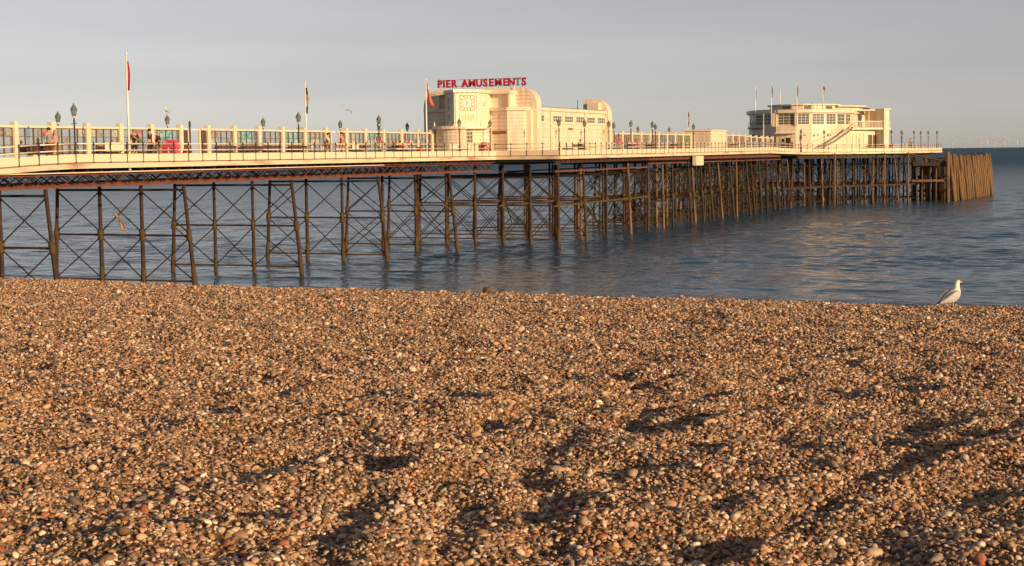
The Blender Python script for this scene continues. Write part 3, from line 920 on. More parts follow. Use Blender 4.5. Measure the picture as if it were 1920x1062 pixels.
jamb_me = MB().box(-0.06, 0.06, -0.06, 0.06, 0, 1.9).mesh("door_jamb", CREAM)
def screen(name_label, x, ys_, skip=(), kinds=None, jambs=()):
    sc = empty("glass_windscreen", (x, ys_[0], zdeck(ys_[0])))
    tag(sc, name_label, "windscreen", "glass windscreens along the middle of the deck")
    for i, yy in enumerate(ys_):
        if i in jambs: inst("door_jamb", jamb_me, sc, (x, yy, zdeck(yy)))
        else: inst("pillar", pillar_me, sc, (x, yy, zdeck(yy) if yy > 61 else 7.2))
    for i in range(len(ys_) - 1):
        if i in skip: continue
        k = (kinds or {}).get(i, 'mix')
        bay_part(sc, x, ys_[i] + 0.151, ys_[i + 1] - 0.151, k)
    return sc
BAY = 2.87
D0 = 7.2
Y0 = 62.6 - BAY * 5
def ypost(i): return Y0 + BAY * i
# pillars 0..22; doorways (gaps) after the pillars at px 332 and px 605
s1 = screen("cream framed glass windscreen at the left, nearest the shore", -54.4, [ypost(i) for i in range(0, 11)] + [ypost(10) + 0.85], kinds={9: 'cyan'}, jambs=(11,))
s2 = screen("cream framed glass windscreen between the two doorway gaps", -54.4, [ypost(10) + 2.0] + [ypost(i) for i in range(11, 17)] + [ypost(16) + 0.75], kinds={2: 'cyan', 4: 'cyan'}, jambs=(0, 7))
s3 = screen("cream framed glass windscreen ending at the clock building", -54.4, [ypost(16) + 1.9] + [ypost(i) for i in range(17, 23)] + [111.0], kinds={2: 'cyan'}, jambs=(0,))
for sc2, ya, yb in ((s1, ypost(10) + 0.91, ypost(10) + 1.94), (s2, ypost(16) + 0.81, ypost(16) + 1.84)):
    MB().box(-54.47, -54.33, ya, yb, D0 + 1.82, D0 + 1.9).build("door_lintel", WHITE, sc2)
screen("glass windscreen with red, blue and green pictures past the clock building", -48.4, [137.3 + 2.86 * i for i in range(10)],
       kinds={0: 'red', 1: 'brown', 2: 'red', 3: 'grey', 4: 'brown', 5: 'blue', 6: 'blue', 7: 'green', 8: 'green'})
screen("glass windscreen between the flat kiosk and the seaward pavilion", -48.4, [172.0 + 2.9 * i for i in range(11)], kinds={0: 'red', 1: 'grey', 2: 'grey', 3: 'brown', 4: 'brown'})

# benches standing in the lee of the screens
def bench(loc, ln):
    b = empty("bench", loc)
    x, y, z = loc
    for j in range(3):
        MB().box(x + 0.02 + 0.15 * j, x + 0.15 + 0.15 * j, y, y + ln, z + 0.42, z + 0.46).build("seat_slat", SEATM, b)
    for j in range(2):
        MB().box(x - 0.07, x - 0.03, y, y + ln, z + 0.58 + 0.16 * j, z + 0.71 + 0.16 * j).build("back_slat", SEATM, b)
    k = max(2, round(ln / 1.2))
    for j in range(k):
        yy = y + (ln - 0.45) * j / (k - 1)
        MB().box(x - 0.02, x + 0.44, yy, yy + 0.45, z, z + 0.415).build("support", CREAM, b)
        MB().box(x - 0.03, x + 0.015, yy + 0.18, yy + 0.24, z + 0.415, z + 0.88).build("back_post", BLACK, b)
    return b
bench_spots = [(-53.9, 62.9, 2.3, "leftmost dark slatted bench before the glass screen"),
               (-53.9, 68.5, 2.3, "dark slatted bench behind the cream notice board"),
               (-53.9, 80.0, 2.3, "dark bench just right of the first doorway gap"),
               (-53.9, 82.9, 4.6, "long dark bench between the two near lamp posts"),
               (-53.9, 88.6, 2.3, "dark bench left of the person in the white shirt"),
               (-53.9, 97.0, 2.3, "dark bench left of the person in the pink shirt"),
               (-53.9, 103.2, 2.3, "crowded dark bench near the clock building"),
               (-46.3, 121.6, 2.6, "dark red bench against the long hall wall"),
               (-47.9, 140.3, 2.4, "dark bench below red pictures past the clock building"),
               (-47.9, 147.0, 2.4, "dark bench below blue pictures past the clock building"),
               (-47.9, 154.5, 2.4, "dark bench below green pictures beside the flat kiosk"),
               (-47.9, 178.5, 2.4, "dark bench on the deck past the flat kiosk")]
for x, y, ln, lab in bench_spots:
    tag(bench((x, y, zdeck(y)), ln), lab, "bench", "benches on the pier deck")

# ================================================================== LAMP POSTS
lamp0 = empty("lamp_post", (0, 0, 0))
MB().lathe((0, 0, 0), [(0.13, 0), (0.13, 0.08), (0.09, 0.14), (0.085, 0.55), (0.10, 0.6), (0.06, 0.68), (0.045, 0.8), (0.042, 2.0), (0.06, 2.04), (0.04, 2.1), (0.035, 2.2)], 12).build("column", BLACK, lamp0, smooth=True)
MB().tube([(-0.16, 0, 1.92), (0.16, 0, 1.92)], 0.018, 6).build("ladder_bar", BLACK, lamp0)
lan = MB().lathe((0, 0, 0), [(0.045, 2.2), (0.085, 2.26), (0.05, 2.3)], 8).build("lantern", WHITE, lamp0)
MB().lathe((0, 0, 0), [(0.09, 2.29), (0.155, 2.60)], 6).build("glass", LGLASS, lan)
g = MB()
for k in range(6):
    t = 2 * math.pi * k / 6
    g.tube([(0.092 * math.cos(t), 0.092 * math.sin(t), 2.29), (0.158 * math.cos(t), 0.158 * math.sin(t), 2.61)], 0.012, 5)
g.build("glazing_bars", LEAD, lan)
MB().lathe((0, 0, 0), [(0.18, 2.60), (0.17, 2.64), (0.11, 2.76), (0.085, 2.77), (0.07, 2.83), (0.025, 2.86), (0.03, 2.90), (0.008, 2.96)], 12).build("cap", LEAD, lan, smooth=False)
lamp_spots = [
    (-49.85, 61.7, "near black lamp post with grey lantern, leftmost of all"),
    (-59.0, 71.6, "far side lamp post just left of the leftmost near lamp"),
    (-58.9, 82.0, "far side lamp post with a gull perched on its lantern"),
    (-58.9, 93.3, "far side lamp post, first left of the yellow and dark flagpole"),
    (-49.95, 83.2, "near lamp post just left of the dark flagged pole"),
    (-58.9, 104.3, "far side lamp post below the flying gull"),
    (-58.9, 110.6, "far side lamp post close left of a near lamp"),
    (-49.95, 93.8, "near lamp post with pale lantern, midway to the clock building"),
    (-59.9, 117.6, "far side lamp post just left of the red flag by the clock building"),
    (-49.95, 106.8, "near lamp post before the clock face"),
    (-49.95, 112.6, "near lamp post beside the pink bin at the clock building"),
    (-44.45, 113.6, "near lamp post before the first hall windows"),
    (-44.45, 119.4, "near lamp post before the middle hall windows"),
    (-44.45, 125.4, "near lamp post at the seaward end of the hall"),
    (-44.45, 131.3, "near lamp post, first past the hall"),
    (-44.45, 137.5, "near lamp post, second past the hall"),
    (-47.2, 134.5, "inner lamp post close to the first lamp past the hall"),
    (-47.2, 147.0, "inner lamp post close to the second lamp past the hall"),
    (-53.7, 161.0, "far side lamp post, first past the hall"),
    (-53.7, 172.5, "far side lamp post, second past the hall"),
    (-44.45, 151.0, "near lamp post before the flat kiosk"),
    (-43.35, 195.4, "near lamp post at the left of the seaward pavilion bow"),
    (-41.75, 202.0, "near lamp post beside the foot of the curved stair"),
    (-34.7, 211.9, "tall lamp post right of the seaward pavilion, first of the row"),
    (-34.4, 218.4, "lamp post second in the row at the pier end"),
    (-36.6, 233.0, "lamp post third in the row at the pier end"),
    (-33.4, 223.2, "lamp post fourth in the row at the pier end"),
    (-33.6, 231.0, "lamp post fifth in the row at the pier end"),
    (-32.2, 228.6, "lamp post sixth in the row at the pier end"),
    (-31.5, 232.6, "rightmost lamp post on the pier"),
]
for i, (x, y, lab) in enumerate(lamp_spots):
    o = lamp0 if i == 0 else copy_tree(lamp0)
    o.location = (x, y, zdeck(y)); o.rotation_euler.z = random.uniform(0, 1)
    if i in (15, 14): o.scale = (1.02, 1.02, 1.03)
    tag(o, lab, "lamp post", "lamp posts on the pier")
bare = empty("bare_post", (-49.95, 71.6, 7.2))
tag(bare, "black bare post without lantern at the doorway gap", "post")
MB().lathe((-49.95, 71.6, 7.2), [(0.12, 0), (0.12, 0.08), (0.085, 0.14), (0.08, 0.55), (0.06, 0.68), (0.05, 0.8), (0.045, 1.9)], 10).build("column", BLACK, bare, smooth=True)
MB().lathe((-49.95, 71.6, 7.2), [(0.05, 1.9), (0.075, 1.93), (0.06, 2.0), (0.07, 2.05), (0.05, 2.16), (0.02, 2.2)], 10).build("cap", BLACK, bare, smooth=True)

# ================================================================== FLAGPOLES
def flagpole(loc, top, lab, flag=None, drop=1.9, w=0.20, cols=None, base=None):
    x, y, z = loc
    f = empty("flagpole", loc)
    tag(f, lab, "flagpole", "flagpoles on the pier")
    MB().tube([(x, y, z), (x, y, (z + top) / 2), (x, y, top)], [0.075, 0.06, 0.035], 8).build("pole", WHITE, f, smooth=True)
    MB().lathe((x, y, top), [(0.04, 0), (0.07, 0.02), (0.06, 0.08), (0.02, 0.1)], 8).build("truck", WHITE, f, smooth=True)
    if flag:
        rr = random.Random(int(y * 10))
        # a limp flag: folded cloth hanging beside the pole, in stripes along its drop
        n = len(flag)
        for k in range(n):
            rings = []
            for s_ in range(5):
                t = (k + s_ / 4) / n
                zz = top - 0.35 - drop * t
                wd = w * (0.45 + 0.75 * math.sin(min(1, t * 1.15) * math.pi * 0.8)) * (1 - 0.35 * t)
                off = Vector((0.92, 0.39, 0)); nn = Vector((-0.39, 0.92, 0))
                ring = []
                for a in range(10):
                    u = a / 9
                    fold = 0.05 * math.sin(u * 9 + t * 4 + rr.random() * 0.2)
                    ring.append((Vector((x, y, zz)) + off * (0.04 + wd * u) + nn * fold))
                back = [p + nn * 0.012 for p in ring[::-1]]
                rings.append(ring + back)
            MB().loft(rings).build("flag" if n == 1 else "flag_stripe", flag[k], f, smooth=True)
    return f
FG_DK = mat("flag_navy", (0.03, 0.035, 0.06), 0.8, 0.2, 4)
FG_YL = mat("flag_yellow", (0.42, 0.30, 0.08), 0.8, 0.2, 4)
FG_WH = mat("flag_white", (0.45, 0.45, 0.43), 0.8, 0.2, 4)
flagpole((-49.92, 66.1, 6.75), 12.75, "white flagpole with limp dark red flag, nearest the shore", [FLAGRED], 1.5, 0.14)
flagpole((-58.75, 98.9, 7.2), 12.75, "white flagpole with limp dark, yellow and white striped flag", [FG_DK, FG_YL, FG_WH, FG_DK], 1.9, 0.2)
fp = flagpole((-49.92, 101.1, 6.9), 12.75, "white flagpole with orange red flag beside the clock building", None)
# this flag blows out towards the lower right
rings = []
for s_ in range(7):
    t = s_ / 6
    zz = 12.6 - 1.55 * t
    wd = 0.05 + 0.42 * t ** 1.6
    ring = []
    for a in range(8):
        u = a / 7
        p = Vector((-49.92, 101.1, zz - 0.25 * u * t)) + Vector((0.92, 0.39, 0)) * (0.05 + (0.12 * t) + wd * u) + Vector((-0.39, 0.92, 0)) * 0.05 * math.sin(6 * u + 3 * t)
        ring.append(p)
    rings.append(ring + [p + Vector((-0.005, 0.012, 0)) for p in ring[::-1]])
MB().loft(rings).build("flag", mat("orange_red_flag", (0.55, 0.13, 0.07), 0.8, 0.12, 5), fp, smooth=True)
flagpole((-53.6, 179.6, 7.3), 12.5, "thin flagpole with dark limp flag behind the flat kiosk", [FG_DK, FG_WH, FG_DK], 1.9, 0.16)
flagpole((-51.6, 204.6, 10.9), 15.9, "leftmost thin flagpole on the seaward pavilion", [FG_WH], 1.4, 0.12)
flagpole((-48.4, 200.4, 10.6), 16.2, "flagpole with navy flag at the left of the seaward pavilion", [FG_DK], 1.6, 0.14)
flagpole((-45.3, 201.6, 10.6), 16.1, "flagpole with red flag over the seaward pavilion windows", [FLAGRED], 1.4, 0.16)
flagpole((-42.9, 206.5, 12.7), 16.2, "flagpole with white and red flag on the seaward pavilion roof", [FLAGRED, FG_WH], 1.1, 0.28)
flagpole((-47.6, 193.0, 7.15), 11.9, "bare white pole on the deck before the seaward pavilion", None)
flagpole((-50.9, 216.0, 13.2), 15.9, "thin bare mast on the seaward pavilion roof", None)

# ================================================================== CLOCK BUILDING (amusement hall)
def shrink(poly, d):
    """move every corner of a polygon inwards by about d"""
    n = len(poly)
    a = sum(poly[i][0] * poly[(i + 1) % n][1] - poly[(i + 1) % n][0] * poly[i][1] for i in range(n))
    sg = 1.0 if a > 0 else -1.0
    out = []
    for i in range(n):
        p0, p1, p2 = Vector(poly[i - 1]), Vector(poly[i]), Vector(poly[(i + 1) % n])
        e1, e2 = (p1 - p0).normalized(), (p2 - p1).normalized()
        n1, n2 = Vector((-e1.y, e1.x)) * sg, Vector((-e2.y, e2.x)) * sg
        b = (n1 + n2)
        b = b.normalized() / max(0.35, b.normalized().dot(n1)) if b.length > 1e-4 else n1
        out.append(tuple(p1 + b * d))
    return out
def boarded(parent, poly, z0, z1, h, m, name="wall_course"):
    """a wall built up of horizontal boards with open joints over a recessed core"""
    MB().prism(shrink(poly, 0.03), z0, z1 - 0.01).build("wall_core", STONE, parent)
    n = max(1, round((z1 - z0) / h)); hh = (z1 - z0) / n
    for k in range(n):
        MB().prism(poly, z0 + k * hh + 0.009, z0 + (k + 1) * hh - 0.009 + (0.009 if k == n - 1 else 0)).build(name, m, parent)
XA = -52.4
ZD = 7.2
hall = empty("clock_building", (XA, 114.0, ZD))
tag(hall, "cream art deco amusement hall with square clock tower on the pier", "building")
def lp(pts): return [(XA + x, y) for x, y in pts]
def face_frame(p, q):
    """local frame on a vertical wall from plan point p to q, seen from outside with p at the left"""
    p = Vector((*p, 0)); q = Vector((*q, 0))
    u = (q - p).normalized(); n = Vector((u.y, -u.x, 0))
    def f(a, z, o=0.0): 
        v = p + u * a + n * o
        return Vector((v.x, v.y, z))
    return f, (q - p).length
def wbox(f, a0, a1, z0, z1, o0, o1):
    m = MB()
    m.add([f(a0, z0, o0), f(a1, z0, o0), f(a1, z0, o1), f(a0, z0, o1), f(a0, z1, o0), f(a1, z1, o0), f(a1, z1, o1), f(a0, z1, o1)],
          [(0, 3, 2, 1), (4, 5, 6, 7), (0, 1, 5, 4), (1, 2, 6, 5), (2, 3, 7, 6), (3, 0, 4, 7)])
    return m
def window(parent, f, a0, a1, z0, z1, cols, rows, fm=WHITE, gm=WPANE, fr=0.05, sill=True):
    w = wbox(f, a0, a1, z0, z1, -0.02, 0.015)
    g = w.build("window", BROWNF, parent)
    cw = (a1 - a0) / cols; ch = (z1 - z0) / rows
    m = MB()
    for i in range(cols + 1):
        c = a0 + cw * i; t = fr if i in (0, cols) else fr * 0.45
        b = wbox(f, c - t, c + t, z0 - fr, z1 + fr, -0.02, 0.06); m.add(b.v, b.f)
    for j in range(rows + 1):
        c = z0 + ch * j; t = fr if j in (0, rows) else fr * 0.45
        b = wbox(f, a0 - fr, a1 + fr, c - t, c + t, -0.02, 0.055); m.add(b.v, b.f)
    m.build("frame", fm, g)
    for i in range(cols):
        for j in range(rows):
            wbox(f, a0 + cw * i + fr * 0.5, a0 + cw * (i + 1) - fr * 0.5, z0 + ch * j + fr * 0.5, z0 + ch * (j + 1) - fr * 0.5, 0.016, 0.026).build("pane", gm, g)
    if sill: wbox(f, a0 - 0.1, a1 + 0.1, z0 - fr - 0.06, z0 - fr - 0.005, -0.02, 0.12).build("sill", fm, g)
    return g

# long hall
HX = 4.9
hp = lp([(-HX, 117.0), (HX, 117.0), (HX, 134.0), (-HX, 134.0)])
boarded(hall, hp, ZD, 10.85, 0.73, CREAM2)
MB().prism(lp([(-HX - 0.16, 117.02), (HX + 0.16, 117.02), (HX + 0.16, 133.15), (-HX - 0.16, 133.15)]), 10.86, 11.12).build("cornice", CREAM2, hall)
MB().prism(lp([(-HX + 0.1, 117.1), (HX - 0.1, 117.1), (HX - 0.1, 133.1), (-HX + 0.1, 133.1)]), 11.121, 11.2).build("roof", ROOF, hall)
fw_, L_ = face_frame((XA + HX, 117.0), (XA + HX, 134.0))
for k in range(6):
    a = 0.25 + k * 2.72
    window(hall, fw_, a, a + 2.0 if k else a + 0.7, 9.96, 10.5, 4 if k else 1, 2, WHITE, WPANE, 0.032)
wbox(fw_, 0.0, 16.1, 9.80, 9.87, 0.0, 0.07).build("string_course", CREAM, hall)
for k in range(11):
    a = 0.6 + k * 1.45
    wbox(fw_, a, a + 0.05, 7.22, 9.2, 0.0, 0.03).build("panel_batten", CREAM2, hall)
wbox(fw_, 0.3, 16.1, 9.19, 9.26, 0.0, 0.035).build("panel_batten", CREAM2, hall)
for a in (2.4, 10.55, 15.9):
    p0 = fw_(a, 7.2, 0.07); MB().tube([(p0.x, p0.y, 7.22), (p0.x, p0.y, 10.84)], 0.045, 7).build("downpipe", CREAM, hall, smooth=True)
wbox(fw_, 6.6, 7.7, 9.32, 9.5, 0.0, 0.03).build("notice", NOTICE, hall)
# cross wall with rounded upper corners, seen over the front blocks, and the quarter-round fin at the seaward end
def round_wall(half, y0, y1, z0, z1, r, x_from=None):
    pts = []
    xl = -half if x_from is None else x_from
    if x_from is None:
        pts += [(-half, z0), (-half, z1 - r)]
        for k in range(1, 9): 
            t = math.pi - k / 8 * math.pi / 2; pts.append((-half + r + r * math.cos(t), z1 - r + r * math.sin(t)))
    else:
        pts += [(xl, z0), (xl, z1)]
    for k in range(0, 9):
        t = math.pi / 2 - k / 8 * math.pi / 2; pts.append((half - r + r * math.cos(t), z1 - r + r * math.sin(t)))
    pts += [(half, z0)]
    return MB().slab3([(XA + x, y0, z) for x, z in pts], (0, y1 - y0, 0))
round_wall(5.1, 116.0, 116.99, ZD, 12.72, 1.35).build("cross_wall", CREAM2, hall)
for z in (11.45, 11.75, 12.05, 12.35):
    MB().box(XA - 4.6, XA + 4.6, 115.985, 116.0, z, z + 0.02).build("board_joint", STONE, hall)
round_wall(5.12, 133.2, 134.2, ZD, 12.25, 1.4, 2.7).build("end_fin", CREAM2, hall)
MB().box(XA + 3.3, XA + 4.4, 132.6, 133.19, 11.2, 11.9).build("vent_box", CREAM2, hall)
MB().lathe((XA + 2.4, 132.5, 11.2), [(0.14, 0), (0.12, 0.15), (0.03, 0.3), (0.025, 1.0)], 8).build("vent_spike", BLACK, hall)
# bow-fronted blocks either side of the tower
for sgn in (1, -1):
    bow = [(1.46 * sgn, 115.99), (1.46 * sgn, 114.95), (3.2 * sgn, 114.35), (4.35 * sgn, 114.95), (4.35 * sgn, 115.99)]
    boarded(hall, lp(bow), ZD, 10.82, 0.30, CREAM2)
    MB().prism(shrink(lp(bow), -0.2), 10.83, 11.10).build("cornice", CREAM2, hall)
    # covered niche above
    x0, x1 = sorted((1.46 * sgn, 3.25 * sgn))
    MB().box(XA + x0, XA + x1, 115.2, 115.99, 11.11, 12.2).build("niche_wall", CREAM2, hall)
    xr = 3.25 * sgn
    MB().box(XA + min(xr - 0.16 * sgn, xr), XA + max(xr - 0.16 * sgn, xr), 114.75, 115.19, 11.11, 12.2).build("niche_pier", CREAM, hall)
    MB().box(XA + x0 - 0.03, XA + x1 + 0.12, 114.55, 115.98, 12.21, 12.45).build("niche_roof", CREAM, hall)
    # pale return next to the cross wall
    xa, xb = sorted((4.36 * sgn, 4.75 * sgn))
    MB().box(XA + xa, XA + xb, 115.55, 115.99, ZD, 10.9).build("return_pier", CREAM, hall)
f, L_ = face_frame((XA + 1.46, 114.95), (XA + 3.2, 114.35))
wbox(f, 0.12, 0.95, 8.95, 9.22, 0.001, 0.03).build("notice", NOTICE, hall)
wbox(f, 1.0, 1.75, 8.97, 9.22, 0.001, 0.03).build("notice", NOTICE, hall)
wbox(f, -0.02, 0.16, 7.22, 10.8, 0.002, 0.06).build("corner_strip", CREAM, hall)
m = MB()
for k in range(7):
    t = -0.6 + k * 0.45
    c = f(1.0 + 0.0, 10.35)
    m.lathe((c.x + 0.12 * math.cos(t + 2.2), c.y - 0.03, c.z + 0.12 * math.sin(t + 2.2)), [(0.02, -0.02), (0.02, 0.02)], 6)
m.build("crescent_lamp", STONE, hall)

# clock tower: square set on the diagonal, corner to the shore
T0, T1, T2 = (XA, 111.3), (XA + 1.45, 112.75), (XA - 1.45, 112.75)
tower_poly = [T2, T0, T1, (XA + 1.45, 115.98), (XA - 1.45, 115.98)]
MB().prism(tower_poly, ZD, 12.25).build("tower_wall", CREAM2, hall)
MB().prism(shrink(tower_poly, -0.22)[:3] + [(XA + 1.67, 115.98), (XA - 1.67, 115.98)], 12.26, 12.50).build("tower_cornice", CREAM, hall)
m = MB()
fR, LF = face_frame(T0, T1)
fL, _ = face_frame(T2, T0)
for ff, nm in ((fR, 0), (fL, 1)):
    wbox(ff, 0.02, 0.2, 9.75, 12.24, 0.0, 0.07).build("pilaster", CREAM, hall)
    wbox(ff, LF - 0.2, LF - 0.02, 9.75, 12.24, 0.0, 0.07).build("pilaster", CREAM, hall)
    wbox(ff, 0.2, LF - 0.2, 12.08, 12.24, 0.0, 0.05).build("clock_lintel", CREAM, hall)
    wbox(ff, 0.2, LF - 0.2, 10.70, 10.80, 0.0, 0.06).build("clock_lintel", CREAM, hall)
    wbox(ff, -0.05, LF + 0.05, 9.62, 9.74, 0.0, 0.16).build("tower_sill", CREAM, hall)
# square clock with bar markers; its hands point to five to seven
cx_ = LF / 2; cz_ = 11.44; hs_ = 0.60
dial = wbox(fR, cx_ - hs_ - 0.06, cx_ + hs_ + 0.06, cz_ - hs_ - 0.02, cz_ + hs_ + 0.02, 0.0, 0.02).build("clock_dial", CREAM, hall)
tring = [(cx_ - hs_ - 0.03, cx_ + hs_ + 0.03, cz_ + hs_ - 0.05, cz_ + hs_), (cx_ - hs_ - 0.03, cx_ + hs_ + 0.03, cz_ - hs_, cz_ - hs_ + 0.05),
         (cx_ - hs_ - 0.03, cx_ - hs_ + 0.02, cz_ - hs_, cz_ + hs_), (cx_ + hs_ - 0.02, cx_ + hs_ + 0.03, cz_ - hs_, cz_ + hs_)]
for (a0, a1, z0, z1) in tring: wbox(fR, a0, a1, z0, z1, 0.021, 0.035).build("dial_border", STONE, dial)
q = hs_ * 0.62
for (a0, a1, z0, z1) in [(cx_ - q, cx_ + q, cz_ + q - 0.03, cz_ + q), (cx_ - q, cx_ + q, cz_ - q, cz_ - q + 0.03), (cx_ - q, cx_ - q + 0.03, cz_ - q, cz_ + q), (cx_ + q - 0.03, cx_ + q, cz_ - q, cz_ + q)]:
    wbox(fR, a0, a1, z0, z1, 0.021, 0.033).build("dial_border", STONE, dial)
def dial_bar(an, r0_, r1_, w, m_, nm, o=0.03):
    a = R(an)
    d = Vector((math.sin(a), math.cos(a)))
    s_ = Vector((d.y, -d.x)) * w
    pts = [Vector((cx_, cz_)) + d * r0_ - s_, Vector((cx_, cz_)) + d * r1_ - s_, Vector((cx_, cz_)) + d * r1_ + s_, Vector((cx_, cz_)) + d * r0_ + s_]
    MB().slab3([fR(p.x, p.y, o) for p in pts], fR(0, 0, 0.012) - fR(0, 0, 0)).build(nm, m_, dial)
for h in range(12):
    an = h * 30; c = max(abs(math.sin(R(an))), abs(math.cos(R(an))))
    dial_bar(an, q / c * 1.08, (hs_ - 0.07) / c, 0.035, STONE, "hour_mark")
dial_bar(330, -0.06, q * 1.0, 0.022, STONE, "minute_hand", 0.036)
dial_bar(207, -0.06, q * 0.72, 0.028, STONE, "hour_hand", 0.05)
window(hall, fR, 0.42, LF - 0.42, 9.95, 10.55, 5, 1, CREAM, art_mat("louvre_tan", (0.42, 0.30, 0.16), (0.50, 0.38, 0.22), 5), 0.05, sill=False)
window(hall, fL, 0.55, LF - 0.75, 9.95, 12.0, 1, 3, CREAM, WPANE, 0.05, sill=False)
MB().box(XA + 1.46, XA + 1.75, 113.4, 113.65, 11.3, 11.55).build("floodlight", WHITE, hall)
for k in range(5):
    p = fR(0.2 + k * 0.4, 12.3, 0.25); MB().lathe((p.x, p.y, p.z - 0.08), [(0.05, 0), (0.06, 0.05), (0.03, 0.08)], 6).build("cornice_lamp", STONE, hall)
# round entrance below the tower, with flat canopy and glazed door
CC = (XA - 0.15, 112.7); CR = 2.1
arc = [(CC[0] + CR * math.cos(t), CC[1] + CR * math.sin(t)) for t in np.linspace(math.pi * 1.0, math.pi * 1.70, 13)]
ent = arc + [(CC[0] + 0.75, CC[1] - 1.30), (CC[0] + 1.5, CC[1] - 0.85), (XA + 1.9, 113.6), (XA + 1.4, 114.9), (XA - 1.9, 114.9)]
boarded(hall, ent, ZD, 9.36, 0.27, CREAM2)
can = [(CC[0] + (CR + 0.28) * math.cos(t), CC[1] + (CR + 0.28) * math.sin(t)) for t in np.linspace(math.pi * 0.98, math.pi * 2.02, 20)] + [(XA + 1.4, 114.9), (XA - 1.9, 114.9)]
MB().prism(can, 9.37, 9.60).build("canopy", CREAM, hall)
fD, LD = face_frame((CC[0] + 0.75, CC[1] - 1.30), (CC[0] + 1.5, CC[1] - 0.85))
window(hall, fD, 0.08, 0.80, 8.25, 9.18, 3, 3, CREAM, WPANE, 0.04, sill=False)
wbox(fD, 0.02, 0.86, 7.22, 8.18, 0.001, 0.04).build("door", CREAM, hall)
p = fL(0.9, 9.6, 0.6); MB().lathe((p.x - 0.8, p.y, 9.6), [(0.05, 0), (0.05, 0.3), (0.03, 0.34)], 6).build("roof_light", WHITE, hall)

# ---- rooftop sign: single letters on a light frame
sign = empty("rooftop_sign", (XA, 116.4, 12.72))
tag(sign, "red PIER AMUSEMENTS letters on the clock building roof, one letter grey", "sign")
def letter_mesh(ch, size, m):
    cu = bpy.data.curves.new("letter_curve", 'FONT')
    cu.body = ch; cu.size = size; cu.extrude = 0.03; cu.offset = 0.024 if ch == 'M' else 0.04; cu.align_x = 'CENTER'; cu.resolution_u = 3
    ob = bpy.data.objects.new("letter_tmp", cu); COL.objects.link(ob)
    bpy.context.view_layer.update()
    me = bpy.data.meshes.new_from_object(ob.evaluated_get(bpy.context.evaluated_depsgraph_get()))
    bpy.data.objects.remove(ob); bpy.data.curves.remove(cu)
    me.materials.clear(); me.materials.append(m)
    return me
text = "PIER AMUSEMENTS"
wd = {'I': 0.42, 'M': 1.3, ' ': 0.72, 'A': 1.0, 'U': 1.0, 'S': 0.95, 'E': 0.92, 'R': 1.0, 'P': 0.95, 'N': 1.02, 'T': 0.95}
tot = sum(wd[c] for c in text)
xcur = XA - 4.05
sc_ = 8.15 / tot
for i, ch in enumerate(text):
    w = wd[ch] * sc_
    if ch != ' ':
        o = inst("letter", letter_mesh(ch, 0.84, SIGNGREY if i == 13 else SIGNRED), sign, (xcur + w / 2, 116.4, 12.93), (R(90), 0, 0), (1.0 if ch not in 'IM' else 1.08, 1, 1))
        if i == 13: o['label'] = "grey unlit letter T"
    xcur += w
for z in (12.98, 13.5):
    MB().box(XA - 4.05, XA + 4.1, 116.44, 116.47, z, z + 0.03).build("sign_rail", LEAD, sign)
for k in range(8):
    x = XA - 3.7 + k * 1.05
    MB().tube([(x, 116.46, 12.73), (x, 116.46, 13.55)], 0.02, 5).build("sign_strut", LEAD, sign)
MB().tube([(XA + 3.2, 115.7, 11.1), (XA + 3.2, 115.9, 12.98)], 0.025, 5).build("sign_strut", WHITE, sign)

# ================================================================== FLAT KIOSK
kz = zdeck(166)
kiosk = empty("flat_kiosk", (-48.0, 165.0, kz))
tag(kiosk, "small flat roofed cream kiosk on the deck between two glass screens", "kiosk")
kp = [(-49.6, 164.7), (-46.5, 164.7), (-46.5, 170.8), (-49.6, 170.8)]
boarded(kiosk, kp, kz, kz + 2.25, 0.32, CREAM2)
MB().prism(shrink(kp, -0.12), kz + 2.26, kz + 2.42).build("roof", CREAM, kiosk)
fk, _ = face_frame((-46.5, 164.7), (-46.5, 170.8))
for k in range(3):
    wbox(fk, 0.5 + k * 1.8, 2.0 + k * 1.8, kz + 0.05, kz + 1.85, 0.0, 0.04).build("shutter", CREAM, kiosk)
wbox(fk, 0.4, 5.6, kz + 1.92, kz + 2.12, 0.0, 0.05).build("sign_band", CREAM, kiosk)
fk2, _ = face_frame((-49.6, 164.7), (-46.5, 164.7))
wbox(fk2, 0.4, 1.2, kz + 0.03, kz + 1.9, 0.0, 0.03).build("door", CREAM, kiosk)

# ================================================================== SEAWARD PAVILION
PZ = 7.05
pav = empty("seaward_pavilion", (-46.0, 212.0, PZ))
tag(pav, "two storey cream bow fronted pavilion near the seaward pier end", "building")
bowp = [(-48.4, 203.2), (-45.75, 203.2), (-43.9, 204.0), (-42.3, 205.7), (-41.2, 207.8), (-40.5, 210.2), (-40.2, 212.6), (-40.2, 226.0), (-55.5, 226.0), (-54.4, 213.0), (-53.3, 207.8), (-52.2, 205.4)]
boarded(pav, bowp, PZ, 10.55, 0.5, CREAM2)
MB().prism(shrink(bowp, 0.14), 10.551, 12.28).build("upper_wall", CREAM2, pav)
MB().prism(shrink(bowp, -0.06), 10.42, 10.62).build("sill_band", CREAM, pav)
MB().prism(shrink(bowp, -0.35), 12.29, 12.72).build("roof_fascia", CREAM, pav)
MB().prism(shrink(bowp, 0.3), 12.721, 12.8).build("roof", ROOF, pav)
